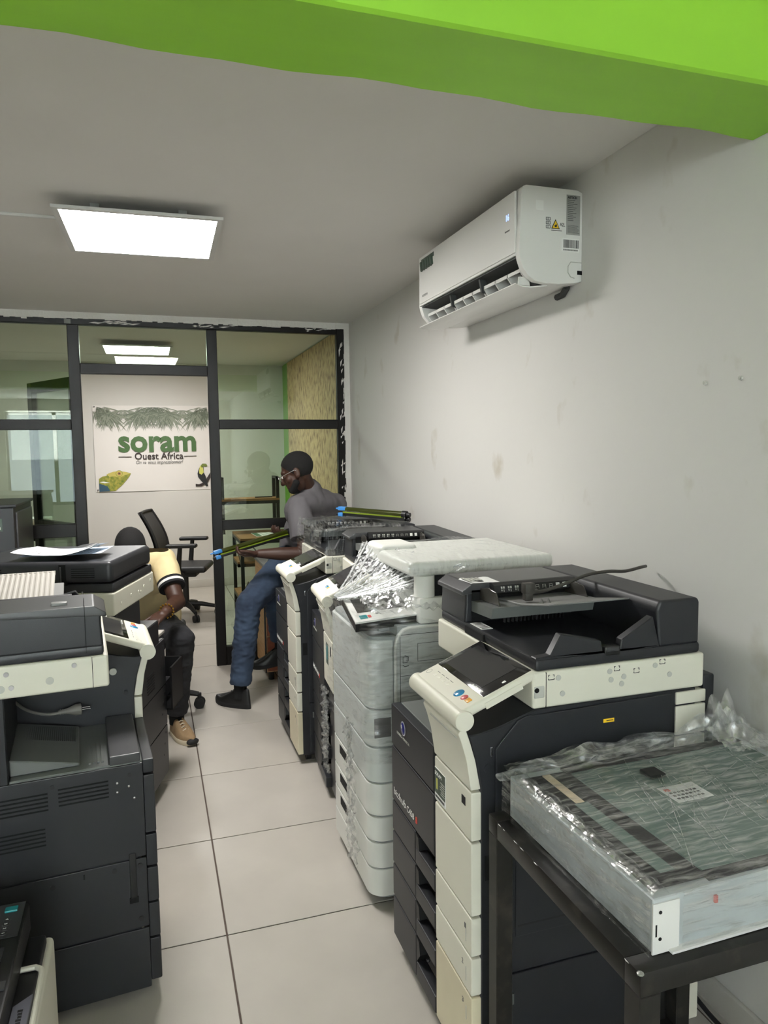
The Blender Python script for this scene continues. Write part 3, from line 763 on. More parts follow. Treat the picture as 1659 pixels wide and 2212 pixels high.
def l1_extras(t):
    W = WM
    up = G().box(.03, .60, W-.003, W+.004, .425, .694, bev=.003).done('side_panel', 'charcoal', t, wn=True)
    md = G().box(.03, .60, W-.003, W+.004, .218, .420, bev=.003).done('side_panel', 'charcoal', t, wn=True)
    lo = G().box(.03, .60, W-.003, W+.004, .035, .213, bev=.003).done('side_panel', 'charcoal', t, wn=True)
    for (a, b, z0) in ((.12, .245, .66), (.27, .40, .655), (.28, .40, .56)):
        for q in range(5): B('vent_slot', 'hole', up, a, b, W+.0035, W+.0052, z0-.011*q-.004, z0-.011*q)
    for d, z in ((.065, .665), (.258, .668)): G().cyl((d, W, z), (d, W+.0055, z), .006, n=12).done('screw', 'black', up)
    for d, z in ((.098, .648), (.098, .622), (.068, .634), (.055, .598)): G().ball((d, W+.004, z), (.004, .003, .004), 10, 6).done('screw', 'chrome', up)
    for d, z in ((.048, .40), (.115, .40), (.27, .392), (.05, .245)): G().cyl((d, W, z), (d, W+.0055, z), .007, n=12).done('screw', 'black', md)
    h = B('carry_handle', 'black', up, .058, .076, W+.003, W+.0075, .31, .44, bev=.003)
    B('handle_slot', 'hole', md, .055, .079, W+.003, W+.0055, .295, .312)
    B('slot', 'hole', md, .19, .194, W+.003, W+.0055, .395, .408)
    # tray ribs, step and raised front block
    tr = [o for o in t.children if o.name.startswith('output_tray')][0]
    G().box(.035, .115, .24, W-.002, .695, .722, bev=.004).done('tray_block', 'charcoal_soft', tr, wn=True)
    for q in range(4): B('tray_rib', 'tray_grey', tr, .128+.011*q, .134+.011*q, .26, W-.03, .698, .703)
    G().prism([(.19, .70), (.19, .708), (.36, .745), (.36, .70)], 'y', .25, W-.03, bev=.003, seg=1).done('tray_slope', 'tray_grey', tr)
    for q in range(26): B('tray_rib', 'charcoal_soft', tr, .20+.0055*q, .2025+.0055*q, .27, .38, .7085+.0011*q, .7125+.0011*q)
    # band marks on the ivory scanner edge
    s = [o for o in t.children if o.name.startswith('scanner_frame')][0]
    B('seam', 'hole', s, .145, .1465, W+.003, W+.0048, .923, 1.006)
    for d, z, m in ((.19, .99, 'chrome'), (.35, .986, 'chrome'), (.34, .950, 'chrome')):
        G().cyl((d, W, z), (d, W+.009, z), .0075, .006, 16).done('screw', m, s)
    G().cyl((.25, W, .956), (.25, W+.0052, .956), .010, n=18).done('screw_cap', 'cap_grey', s)
    G().cyl((.365, W, .948), (.365, W+.0052, .948), .010, n=18).done('screw_cap', 'cap_grey', s)
    # inner black wall details beside the column
    for d, z, r in ((.085, .862, .011), (.05, .79, .007)): G().cyl((d, .232, z), (d, .240, z), r, n=16).done('boss', 'cap_grey' if r > .01 else 'black', t)
    # ribbed raised input tray on the feeder and grey release tab
    g = G()
    def f(u, v):
        d = .24+.30*u; w = W-.19-.32*v; z = 1.112+.055*v+.0018*(1 if int(u*42) % 2 else 0)
        return (d, w, z)
    a = g.grid(85, 6, f).done('feeder_tray', 'ribbed', t, ang=20)
    G().box(.24, .54, .05, .07, 1.155, 1.167).done('tray_edge', 'ribbed', a)
    G().box(.20, .24, W-.06, W-.035, 1.141, 1.152, bev=.003).done('release_tab', 'tray_light', t)
    fc = [o for o in t.children if o.name.startswith('feed_cover')][0]
    B('seam', 'hole', fc, .158, .1595, W-.1, W+.0075, 1.02, 1.148)
l1_extras(L1)
def stripped_copier():
    th = R(-107); loc = (-.508, 3.586, 0)
    t = thing('office_copier', 'partly stripped charcoal copier under repair with papers on its feeder', 'copier', loc, th, 'office copiers')
    W = WM
    b = G().box(.03, .62, 0, W, .07, .70, bev=.004, seg=1).box(.10, .62, 0, W, .69, .80, bev=.004, seg=1).box(.34, .62, 0, W, .79, .943, bev=.004, seg=1)
    b.done('body', 'charcoal', t)
    for a, z0, z1 in ((.03, .49, .697), (.03, .30, .486), (.03, .075, .296)):
        o = G().box(a, .60, W-.003, W+.003, z0, z1, bev=.002).done('side_panel', 'charcoal', t, wn=True)
        for q in range(3): G().cyl((a+.03+.02*q, W, z1-.03-.045*q), (a+.03+.02*q, W+.0045, z1-.03-.045*q), .005, n=10).done('screw', 'black', o)
    for q in range(7): B('vent_slot', 'hole', t, .20, .30, W+.002, W+.0045, .52+.012*q, .525+.012*q)
    s = scanner(t)
    for d, z in ((.20, 1.0), (.29, .99), (.33, .975), (.36, .98), (.45, .985), (.56, .975)): G().cyl((d, W, z), (d, W+.006, z), .007, n=14).done('screw_cap', 'ivory', s)
    # feeder seen from behind, rounded dark cover
    d0 = .165; z = 1.03
    G().box(d0, d0+.465, 0, W+.002, z, z+.035, bev=.008).done('feeder_base', 'charcoal', t, wn=True)
    G().box(d0, d0+.47, 0, W, z+.036, z+.118, bev=.02, seg=4).done('feeder_cover', 'charcoal', t, wn=True)
    G().prism([(.16, .1), (.26, .1), (.26, .135), (.18, .125)], 'x', d0+.02, d0+.30, bev=.01).xf(Matrix.Translation((0, .1, z))).done('feeder_ridge', 'charcoal_soft', t, wn=True)
    for a in (.12, .30+.16):
        for q in range(5): B('vent_slot', 'hole', t, d0+.4695, d0+.4715, a-.04, a+.045, z+.058+.008*q, z+.0615+.008*q)
    B('hinge_slot', 'hole', t, d0+.46, d0+.4715, .375, .40, z+.03, z+.108)
    B('hinge_arm', 'charcoal_soft', t, d0+.465, d0+.475, .378, .384, z+.0, z+.1, bev=.002)
    # grey tilted part and open lower door with a circuit tray
    G().prism([(.0, .70), (.10, .70), (.11, .76), (.05, .775)], 'y', .30, .44, bev=.012, seg=3).done('lifted_cover', 'charcoal_soft', t, wn=True)
    G().box(-.06, .05, .30, W-.02, .702, .716, bev=.003).done('inner_plate', 'ribbed', t)
    dr = G().box(-.16, -.15, W-.17, W+.03, .36, .56).box(-.16, .03, W+.022, W+.03, .36, .56).box(-.16, .03, W-.17, W-.162, .36, .56).box(-.16, .03, W-.17, W+.03, .36, .368).done('open_tray', 'black', t)
    B('tray_contact', 'chrome', dr, -.10, -.07, W-.06, W-.045, .53, .57)
    B('tray_contact', 'band_black', dr, -.13, -.02, W-.12, W-.02, .40, .47)
    for x in (.06, .56):
        for y in (.06, W-.06): caster(t, x, y)
    return t
L2 = stripped_copier()
# ------------------------------------------------------------------ grey copier wrapped in film
def rrect(x0, x1, y0, y1, r, corners=(1, 1, 1, 1), n=6):
    out = []
    for (cx, cy, a0, on) in ((x1-r, y1-r, 0, corners[0]), (x0+r, y1-r, 90, corners[1]), (x0+r, y0+r, 180, corners[2]), (x1-r, y0+r, 270, corners[3])):
        if on: out += [(cx+r*math.cos(R(a0+90*k/n)), cy+r*math.sin(R(a0+90*k/n))) for k in range(n+1)]
        else: out.append((x1 if a0 in (0, 270) else x0, y1 if a0 in (0, 90) else y0))
    return out
def grey_copier():
    t = thing('office_copier', 'light grey copier wrapped in clear stretch film, between two charcoal copiers', 'copier', (.65, 2.196, 0), 0, 'office copiers')
    W, D = .53, .70
    base = rrect(.012, D, .004, W-.004, .05, (0, 1, 1, 0))
    G().prism(base, 'z', .04, .935).box(.10, D, 0, W, .93, .968, bev=.004).done('body', 'canon_mid', t)
    def plan(d1): return rrect(0, d1, 0, W, .055, (0, 1, 1, 0))
    lv = [(.045, .140), (.145, .232), (.238, .322), (.328, .437), (.443, .560), (.566, .690), (.695, .925)]
    for i, (a, b) in enumerate(lv):
        o = G().prism(plan(.085), 'z', a, b, bev=.004).done('front_cover' if i > 4 else 'drawer', 'canon_light' if i < 4 else 'canon_grey', t, wn=True)
        if 0 < i < 4: B('handle_recess', 'hole', o, -.001, .004, .30, .40, b-.045, b-.012)
        if i == 5: B('side_window', 'ink_grey', o, .018, .075, -.0012, .002, .60, .665)
    # side frame with rounded corner, door outlines
    G().prism([(.088, .075), (.088, .90), (.092, .925), (.102, .945), (.118, .960), (.14, .966), (D, .968), (D, .075)], 'y', -.004, .006, bev=.002, seg=1).done('side_panel', 'canon_grey', t)
    fr = G().tube([(.092, -.006, .55), (.092, -.006, .90), (.096, -.006, .922), (.106, -.006, .942), (.122, -.006, .955), (.145, -.006, .960), (.5, -.006, .962)], .0055, 8).done('side_trim', 'canon_light', t)
    for a in ((.108, .1095, .56, .94), (.108, D, .938, .9395), (.108, D, .80, .8012), (.17, D, .905, .9062), (.17, D, .845, .8462), (.17, .1712, .845, .906), (.17, D, .768, .7692), (.17, .1712, .735, .768)):
        B('panel_seam', 'hole', t, a[0], a[1], -.0048, -.003, a[2], a[3])
    g = G().tube([(.118, -.0055, .845), (.132, -.0055, .845), (.132, -.0055, .865), (.118, -.0055, .865), (.118, -.0055, .845)], .0009, 5).tube([(.124, -.0055, .87), (.137, -.0055, .864), (.137, -.0055, .85), (.13, -.0055, .852)], .0009, 5).tube([(.117, -.0055, .838), (.124, -.0055, .832), (.138, -.0055, .834)], .0011, 5)
    g.done('open_symbol', 'ink', t)
    B('side_gap', 'hole', t, .092, .12, -.0046, .0, .33, .548); B('side_rail', 'chrome', t, .099, .107, -.006, .0, .335, .545)
    for z in (.13, .20): G().cyl((.17, -.0055, z), (.17, 0, z), .008, n=12).done('screw', 'hole', t)
    # control panel: white faced, black underneath, standing proud at the front
    q = [Vector((-.035, .02, .988)), Vector((.185, .03, .998)), Vector((.20, .28, 1.035)), Vector((-.015, .27, 1.025))]
    n = (q[1]-q[0]).cross(q[3]-q[0]).normalized()
    def plate(a, b, c, d, top, th, m, name, par):
        P = lambda u, v: (q[0]*(1-u)+q[1]*u)*(1-v)+(q[3]*(1-u)+q[2]*u)*v
        c4 = [P(a, c), P(b, c), P(b, d), P(a, d)]
        return G().add([x+n*top for x in c4]+[x+n*(top-th) for x in c4], [(0, 1, 2, 3), (7, 6, 5, 4), (0, 4, 5, 1), (1, 5, 6, 2), (2, 6, 7, 3), (3, 7, 4, 0)]).done(name, m, par)
    cp = plate(0, 1, 0, 1, -.006, .028, 'black', 'control_panel', t)
    plate(0, 1, 0, 1, 0, .006, 'ac_white', 'panel_face', cp)
    plate(.10, .93, .30, .97, .0015, .003, 'smoke', 'screen', cp)
    plate(.10, .22, .08, .20, .0012, .002, 'btn_teal', 'brand_mark', cp); plate(.23, .28, .10, .18, .0012, .002, 'red_print', 'brand_mark', cp)
    G().box(.06, .16, .08, .22, .93, .985, bev=.01).done('panel_arm', 'canon_mid', t)
    # scanner bed, gap with dark mechanism, and the pale document feeder above
    G().box(.18, D, -.002, W, .968, 1.055, bev=.006).done('scanner_frame', 'canon_light', t, wn=True)
    G().box(.24, D-.02, .02, W-.02, 1.05, 1.128).done('feeder_gap', 'hole', t)
    f = G().box(.15, D-.01, .01, W, 1.125, 1.174, bev=.016, seg=4).done('document_feeder', 'canon_light', t, wn=True)
    G().box(.15, .30, W-.20, W-.02, 1.14, 1.192, bev=.02, seg=4).done('feed_unit', 'canon_light', t, wn=True)
    G().cyl((.21, .035, 1.055), (.21, .035, 1.126), .035, n=20).done('feeder_hinge', 'canon_light', t); G().cyl((.33, .025, 1.05), (.33, .025, 1.126), .03, n=20).done('feeder_hinge', 'canon_light', t)
    for x in (.08, .6):
        for y in (.07, W-.07): caster(t, x, y)
    # stretch film: separate draped sheets
    def wr(x, y, z, a=.006, s=22): return a*noise.noise((x*s, y*s, z*s))
    g = G()      # over the feeder and down its near side
    def top(u, v):
        d = .12+.56*u; s = v*.66
        if s < .50: y, z = W-s, 1.178+.006*math.sin(math.pi*u)+.003*math.sin(11*u)
        else:
            k = (s-.50)/.16; y, z = W-.50-.02-.012*math.sin(math.pi*k), 1.178-.052*k
        return (d, y+wr(d, y, z, .006, 16), z+wr(d*.4, y*2, z, .005, 20))
    g.grid(70, 40, top).done('stretch_film', 'film', t, ang=None)
    g = G()      # fan stretched from the feeder down to the outer panel corner
    tip = Vector((-.048, .255, 1.03))
    def fan(u, v):
        a = Vector((.14+.20*u, W-.56*u-.0, 1.185-.03*u)); p = a*(1-v)+(tip+Vector((.01*u, -.03*u, -.012*u)))*v
        return p+Vector((0, 0, -.02*math.sin(math.pi*v)+.007*noise.noise((u*22, v*1.5, 2))))
    g.grid(60, 24, fan).done('stretch_film', 'film_streak', t, ang=None)
    g = G()      # taut white strands of gathered film
    for k in range(12):
        u = .05+.08*k+.02*random.random(); g.tube([fan(u, v/6)+Vector((0, -.002, .005)) for v in range(7)], .0012+.002*random.random(), 5)
    g.done('film_strand', 'film_white', t)
    g = G()      # crumpled film over the panel and the bed
    def crm(u, v):
        d = .02+.40*u; w = .30-.33*v; z = 1.045+.030*math.sin(math.pi*u)*math.sin(math.pi*v)-.02*v
        return (d, w, z+.020*noise.noise((d*38, w*38, 1))+.010*noise.noise((d*80, w*80, 3)))
    g.grid(70, 60, crm).done('stretch_film', 'film_crumple', t, ang=None)
    g = G()      # front and near side, ending in a wavy hem
    def skin(u, v):
        L = .50+.75; s = u*L
        if s < .46: p = Vector((-.018, .49-s, 0)); nn = Vector((-1, 0, 0))
        elif s < .56: k = (s-.46)/.10*math.pi/2; p = Vector((.037-.055*math.cos(k), .03-.045*math.sin(k), 0)); nn = Vector((-math.cos(k), -math.sin(k), 0))
        else: p = Vector((.037+s-.56, -.015, 0)); nn = Vector((0, -1, 0))
        hem = .535+.025*math.sin(9*u)+.015*noise.noise((u*14, 1, 1)); zt = 1.02 if s < .5 else 1.05-.08*min(1, (s-.5)/.3)
        z = zt+(hem-zt)*v
        out = .004+.012*max(0, math.sin(math.pi*min(1, v*1.6)))*(1 if s < .5 else .3)
        p.z = z; return p+nn*(out+.006*noise.noise((s*9, z*40, 5))+.004*noise.noise((s*30, z*10, 7)))
    g.grid(110, 60, skin).done('stretch_film', 'film_side', t, ang=None)
    g = G()      # loose crumpled strip hanging down the lower front
    def strip(u, v):
        w = .10+.12*v+.30*(1-u)*.6*0+.18*(1-u)*(1-v)*.3; z = .60-.50*u
        return (-.022-.018*noise.noise((u*16, v*9, 2))-.010*noise.noise((u*40, v*30, 4)), w+.02*noise.noise((u*8, v*3, 9)), z+.01*noise.noise((u*20, v*20, 1)))
    g.grid(80, 16, strip).done('stretch_film', 'film_crumple', t, ang=None)
    g = G()
    def strip2(u, v):
        w = W-.06+.075*v; z = .62-.34*u
        return (-.030-.02*noise.noise((u*16, v*9, 12))-.012*noise.noise((u*40, v*30, 14)), w+.02*noise.noise((u*9, v*3, 19)), z)
    g.grid(60, 12, strip2).done('stretch_film', 'film_crumple', t, ang=None)
grey_copier()
def wrap_r4(t):
    W = WM
    def f(u, v):
        s = v*.86; d = .145+.50*u
        if s < .59: w, z = W+.012-s, 1.172+.012*math.sin(5*u+3*v)*math.sin(7*v)-.045*math.exp(-((s-.36)/.10)**2)*(1 if u < .7 else .3)
        else: w, z = -.018-.004*math.sin(9*u), 1.165-.19*(s-.59)/.27
        return (d, w, z+.010*noise.noise((d*18, s*18, 3))+.005*noise.noise((d*60, s*24, 4)))
    G().grid(60, 70, f).done('stretch_film', 'film', t, ang=None)
    def e(u, v):
        w = W+.01-(W+.03)*u; z = 1.18-.21*v
        return (.142-.012*math.sin(math.pi*v)+.008*noise.noise((w*20, z*40, 3)), w, z)
    G().grid(50, 20, e).done('stretch_film', 'film_side', t, ang=None)
wrap_r4(R4)

# ------------------------------------------------------------------ metal table and the wrapped scanner bed
def table():
    t = thing('metal_table', 'black steel table with a worn frame in front of the nearest copier', 'table', (.69, .875, 0))
    Wd, Dp, H = .53, .525, .735
    g = G().box(0, Wd, 0, .04, H-.04, H, bev=.002).box(0, Wd, Dp-.04, Dp, H-.04, H, bev=.002).box(0, .04, .04, Dp-.04, H-.04, H, bev=.002).box(Wd-.04, Wd, .04, Dp-.04, H-.04, H, bev=.002)
    g.done('frame', 'metal_table', t)
    B('table_top', 'metal_table', t, .04, Wd-.04, .04, Dp-.04, H-.006, H-.002)
    for x in (0, Wd-.04):
        for y in (0, Dp-.04): B('leg', 'metal_table', t, x, x+.04, y, y+.04, 0, H-.04, bev=.002, seg=1)
    B('stretcher', 'metal_table', t, .04, Wd-.04, Dp-.03, Dp-.01, .10, .12)
    g = G(); rr = random.Random(5)
    for k in range(6):
        y = .02+.48*rr.random(); g.ball((.001, y, H-.002), (.002, .004+.008*rr.random(), .001), 8, 5)
    g.ball((.002, .003, H-.001), (.006, .006, .003), 8, 5); g.done('edge_highlight', 'zinc', t)  # small pale dots set on the frame edge as highlights
table()
def wrapped_scanner():
    t = thing('scanner_bed', 'flat scanner bed wrapped in clear film lying on the metal table', 'scanner', (.735, .905, .7365), R(1.0))
    Wd, Dp, H = .63, .465, .092
    g = G().box(0, Wd, 0, Dp, 0, H, bev=.002, seg=1); g.done('chassis', 'chassis', t)
    B('scan_glass', 'scan_glass', t, .13, Wd-.03, .035, Dp-.04, H, H+.003)
    B('end_strip', 'scan_dark', t, .012, .125, .02, Dp-.03, H, H+.004)
    B('end_glass', 'scan_glass', t, .055, .085, .05, .30, H+.003, H+.0055)
    B('white_strip', 'tape', t, .060, .078, .30, .43, H+.004, H+.0065)
    B('border', 'scan_dark', t, .12, Wd-.02, Dp-.04, Dp-.012, H, H+.005); B('border', 'scan_dark', t, .12, Wd-.02, .01, .035, H, H+.002)
    l = B('note', 'paper', t, .255, .345, .235, .30, H+.003, H+.0035); l.rotation_euler = (0, 0, 0)
    g = G()
    for q in range(3):
        for k in range(7): g.box(.264+.010*k, .271+.010*k, .245+.012*q, .251+.012*q, H+.0034, H+.0038)
    g.done('print', 'ink_grey', l)
    B('red_mark', 'red_print', l, .262, .275, .28, .29, H+.0034, H+.004)
    B('clip', 'black', t, .27, .31, .335, .375, H+.003, H+.012, bev=.003)
    G().ball((.45, .16, H+.002), (.035, .03, .004)).done('stain', 'kraft', t)
    # near edge details
    b = B('end_bracket', 'ac_white', t, -.002, .05, -.003, 0, .0, .085)
    for z in (.025, .07): G().cyl((.012, -.004, z), (.012, -.002, z), .003, n=10).done('hole', 'hole', b)
    B('slot', 'hole', b, .003, .006, -.0035, -.002, .03, .05)
    B('near_lip', 'ac_white', t, .03, Wd, -.012, 0, .0, .004)
    B('red_dot', 'red_print', t, .12, .126, -.005, -.001, .062, .074)
    # film
    def w(x, y, a, s): return a*noise.noise((x*s, y*s, 3.3))
    def top(u, v):
        x = -.012+(Wd+.024)*u; y = -.012+(Dp+.024)*v
        edge = max(0, 1-min(v, u)*14); far = max(0, (v-.86)/.14)
        z = H+.010+.006*edge*noise.noise((x*60, y*60, 1))+w(x, y*.3, .004, 30)+far*(.012+.03*max(0, noise.noise((x*9, 4, 1)))+.018*u*u)
        return (x, y+far*.02*noise.noise((x*12, 2, 2)), z)
    G().grid(120, 90, top).done('stretch_film', 'film_wide', t, ang=None)
    g = G(); rr = random.Random(21)
    for k in range(34):
        x0, y0 = .1+.5*rr.random(), .02+.2*rr.random(); a = rr.uniform(.3, 1.3) if k % 2 else rr.uniform(1.0, 1.5); L = .12+.25*rr.random()
        pts = [(x0+math.cos(a)*L*q/8, y0+math.sin(a)*L*q/8) for q in range(9)]
        pts = [(x, y) for x, y in pts if .02 < x < Wd-.02 and .01 < y < Dp-.03]
        if len(pts) > 3: g.tube([(x, y, top(x/Wd, y/Dp)[2]+.001) for x, y in pts], .0007, 4)
    g.done('film_strand', 'film_streak', t)
    def left(u, v):
        y = -.010+(Dp+.02)*u; z = .004+(H+.004)*v
        return (-.010-.006*abs(noise.noise((y*50, z*30, 1)))-.003, y, z)
    G().grid(90, 24, left).done('stretch_film', 'film_long', t, ang=None)
    def near(u, v):
        x = .05+(Wd-.04)*u; z = .006+(H+.004)*v
        return (x, -.009-.006*abs(noise.noise((x*14+z*40, z*50, 1))), z+.004*noise.noise((x*20, 1, 1)))
    G().grid(90, 24, near).done('stretch_film', 'film_wide', t, ang=None)
    def rim(u, v):    # raised crumpled ridge along the left edge
        y = -.005+(Dp+.01)*u; a = v*math.pi
        r = .012+.006*noise.noise((y*40, v*3, 2))
        return (.010-r*math.cos(a)*1.5, y, H+.006+r*math.sin(a)+.004*noise.noise((y*90, v*7, 5)))
    G().grid(120, 10, rim).done('stretch_film', 'film_long', t, ang=None)
    def sheet(u, v):  # loose sheet standing along the far edge, climbing towards the wall
        x = -.02+(Wd+.03)*u; h = (.012+.055*u**1.5+.020*noise.noise((x*10, 7, 1))+(.055*max(0, (u-.72)/.28)*abs(math.sin(30*u))))
        return (x+.01*noise.noise((x*20, v*4, 3)), Dp+.010+.022*math.sin(v*5+x*14)*v+.02*noise.noise((x*16, v*3, 6)), H-.015+(h+.02)*v)
    G().grid(130, 22, sheet).done('stretch_film', 'film_crumple', t, ang=None)
    def bunch(u, v):
        x = Wd-.10+.14*u; y = Dp-.10+.13*v
        return (x, y, H+.012+.055*math.exp(-((u-.45)**2+(v-.7)**2)*6)*(1+.9*noise.noise((x*50, y*50, 8)))+.01*noise.noise((x*90, y*90, 3)))
    G().grid(50, 50, bunch).done('stretch_film', 'film_crumple', t, ang=None)
wrapped_scanner()
# ------------------------------------------------------------------ small printer, loose cables, papers, drum units
def small_printer():
    t = thing('fax_printer', 'small black and white printer with a number keypad standing on the floor', 'printer', (-.262, 1.30, 0))
    g = G().box(-.40, 0, 0, .50, .02, .40, bev=.012, seg=3); g.done('body', 'ivory', t, wn=True)
    G().box(-.40, -.012, .03, .47, .40, .425, bev=.006).done('deck', 'black', t, wn=True)
    # ivory rim around the right edge with the grey printed strip inside it
    G().tube([(-.05, .345, .432), (-.018, .345, .432), (-.006, .335, .432), (-.003, .32, .432), (-.002, 0.02, .418)], .006, 8).done('rim', 'ivory', t)
    st = G().prism([(-.045, .03), (-.045, .235), (-.012, .262), (-.012, .08), (-.03, .03)], 'z', .425, .432).done('side_strip', 'fax_grey', t)
    g = G()
    for q in range(10): g.box(-.034+.0012*(q % 3), -.024, .222-.0085*q-.006, .222-.0085*q, .4318, .4324)
    for q in range(7): g.box(-.036, -.029+.001*(q % 2), .088-.0062*q-.0045, .088-.0062*q, .4318, .4324)
    g.done('print', 'ink', st)['kind'] = 'stuff'
    for q in range(3): B('side_slot', 'hole', t, -.0015, .001, .05+.08*q, .12+.08*q, .30, .304)
    # black operating panel raised on the deck, keypad at its far end
    p = G().prism([(.055, .425), (.055, .470), (.10, .482), (.36, .492), (.49, .498), (.49, .43)], 'x', -.36, -.047, bev=.006).done('operating_panel', 'black', t, wn=True)
    zk = .4985
    k = G().prism([(.372, .4945), (.492, .4995), (.492, .5005), (.372, .4955)], 'x', -.35, -.055).done('keypad', 'charcoal_soft', p)
    for r in range(4):
        for c in range(4):
            x = -.085-.026*r*1.0; y = .385+.016*c
            o = G().ball((x-.0, y, .4965+.0004*c), (.0085, .0055, .0025), 12, 6).done('key', 'black', k)
            s = '123456789*0#7410'[(r*4+c) % 16]
            text(s, .009, 'label_white', o, (x-.003, y+.002, .4995+.0004*c), (0, -1, 0), (1, 0, 0))
    B('start_key', 'btn_teal', k, -.095, -.068, .458, .476, .499, .5045, bev=.002)
    for x, m in ((-.13, 'btn_red'), (-.158, 'btn_yellow'), (-.186, 'charcoal')): G().ball((x, .466, .5005), (.009, .010, .003), 12, 6).done('key', m, k)
    B('screen', 'screen', p, -.30, -.075, .255, .345, .4885, .4925)
    s2 = B('key_strip', 'charcoal_soft', p, -.34, -.055, .213, .238, .4868, .4902)
    for x in (-.085, -.125, -.165): G().cyl((x, .225, .488), (x, .225, .4922), .0075, n=14).done('key', 'black', s2)
    return t
small_printer()
def bez(pts, n=40):
    pts = [Vector(p) for p in pts]; out = []
    for i in range(len(pts)-1):
        p0, p1, p2, p3 = pts[max(i-1, 0)], pts[i], pts[i+1], pts[min(i+2, len(pts)-1)]
        m = max(2, n//(len(pts)-1))
        for k in range(m):
            t = k/m; out.append(.5*((2*p1)+(-p0+p2)*t+(2*p0-5*p1+4*p2-p3)*t*t+(-p0+3*p1-3*p2+p3)*t*t*t))
    return out+[pts[-1]]
def power_cable(label, pts, r, m, loc, plug=True, prongs=True, rot=None):
    t = thing('power_cable', label, 'power cable', loc, 0, 'loose power cables')
    G().tube(bez(pts), r, 8).done('cord', m, t)
    p0 = Vector(pts[0]); d = (p0-Vector(pts[1])).normalized()
    if prongs:
        pl = G().tube([p0-d*.03, p0-d*.012, p0, p0+d*.018, p0+d*.034, p0+d*.036], .01, 12, rs=[.006, .0075, .010, .017, .017, .012]).done('plug', m, t)
        for s in (-1, 1):
            o = d.orthogonal().normalized(); side = d.cross(Vector((0, 0, 1))).normalized()
            G().cyl(p0+d*.036+side*.009*s, p0+d*.060+side*.009*s, .0024, n=8).done('prong', 'chrome', pl)
        g = G()
        for k in range(4): g.tube([p0-d*(.004+.007*k), p0-d*(.001+.007*k)], .0085, 10)
        g.done('strain_relief', m, pl)
    else:
        pl = G().tube([p0-d*.03, p0, p0+d*.004], .01, 10, rs=[.006, .008, .011]).box(p0.x-.016, p0.x+.014, p0.y-.012, p0.y+.014, p0.z-.006, p0.z+.024, bev=.003).box(p0.x-.014, p0.x+.008, p0.y-.010, p0.y+.010, p0.z-.024, p0.z-.004, bev=.002).done('plug', m, t)
    return t
# on the feeder of the nearest copier
power_cable('grey power cable with an angled plug lying on the nearest copier feeder',
    [(0, 0, 0), (.05, .010, -.004), (.12, .01, .012), (.20, .02, .030), (.27, .025, .034), (.33, .03, .030), (.40, .05, .034), (.44, .08, .030)], .0048, 'cable_dark', (.965, 1.715, 1.158), prongs=False)
# on the output tray of the copier across the aisle
power_cable('pale grey power cable with a two-pin plug on the dark copier output tray',
    [(0, 0, 0), (-.06, -.01, .0), (-.12, .0, .02), (-.17, .05, .05), (-.2, .12, .06), (-.26, .1, .02), (-.34, .06, .0)], .0046, 'cable_grey', (-.262, 2.31, .772))
tc = thing('power_cable', 'black cable looping down beside the wall under the metal table', 'power cable', (1.38, 1.33, 0), 0, 'loose power cables')
G().tube(bez([(-.02, .30, .10), (-.015, .2, .05), (-.01, .10, .025), (.005, .02, .02), (.025, -.05, .05), (.035, -.09, .16), (.038, -.10, .34), (.035, -.10, .55), (.03, -.10, .68)], 60), .0065, 8).done('cord', 'rubber', tc)

def sheet(label, loc, rz, f, m='paper', prints=True, sx=.21, sy=.297):
    t = thing('paper_sheet', label, 'paper', loc, rz, 'papers on the copier under repair')
    G().grid(16, 20, lambda u, v: (u*sx, v*sy, f(u, v))).done('page', m, t, ang=None)
    if prints:
        g = G()
        for k in range(9):
            v = .08+.085*k
            for j in range(random.randint(2, 5)):
                u = .1+.15*j
                g.add([(u*sx, v*sy, f(u, v)+.0015), ((u+.1)*sx, v*sy, f(u+.1, v)+.0015), ((u+.1)*sx, v*sy+.003, f(u+.1, v+.01)+.0015), (u*sx, v*sy+.003, f(u, v+.01)+.0015)], [(0, 1, 2, 3)])
        g.done('print', 'ink_grey', t, ang=None)
    return t
sheet('white printed sheet curling up toward its corner on the copier under repair', (-.225, 2.86, 1.166), R(72), lambda u, v: .004+.05*max(0, .35-v)**1.4*2.4+.03*max(0, v-.55)**2*2+.004*math.sin(5*u))
sheet('blue tinted sheet lying under the curled page on the copier feeder', (-.19, 2.90, 1.162), R(80), lambda u, v: .002+.012*max(0, .5-v), 'paper_blue')
def drum(label, loc, rot, L=.44):
    t = bpy.data.objects.new('drum_unit', None); COL.objects.link(t); t.location = loc; t.rotation_euler = rot; tag(t, label, 'drum unit', 'copier drum units')
    G().cyl((.05, 0, .012), (L-.04, 0, .012), .0165, n=20).done('drum', 'drum_green', t)
    G().box(.03, L-.02, -.012, .030, -.020, .002, bev=.004).box(.03, L-.02, .012, .030, -.01, .022, bev=.003).done('housing', 'black', t)
    G().box(.035, L-.03, -.014, -.010, -.004, .004).done('drum_highlight', 'lime', t)  # lime strip stands in for the streak of highlight along the drum
    b = G().box(.0, .05, -.012, .020, .008, .028, bev=.003).box(.004, .035, -.016, .016, -.024, -.004, bev=.003).box(-.02, .008, .0, .010, .012, .020, bev=.002).done('end_clip', 'blue_plastic', t)
    G().cyl((-.012, 0, -.014), (.03, 0, -.014), .007, n=12).done('pin', 'black', t)
    G().cyl((L-.04, 0, .012), (L-.015, 0, .012), .020, n=18).cyl((L-.015, 0, .012), (L+.004, 0, .012), .012, n=14).cyl((L-.03, .006, -.012), (L-.0, .006, -.012), .012, n=14).done('end_gear', 'black', t)
    G().ball((L-.02, -.014, -.004), .004, 8, 6).done('contact', 'chrome', t)
    return t
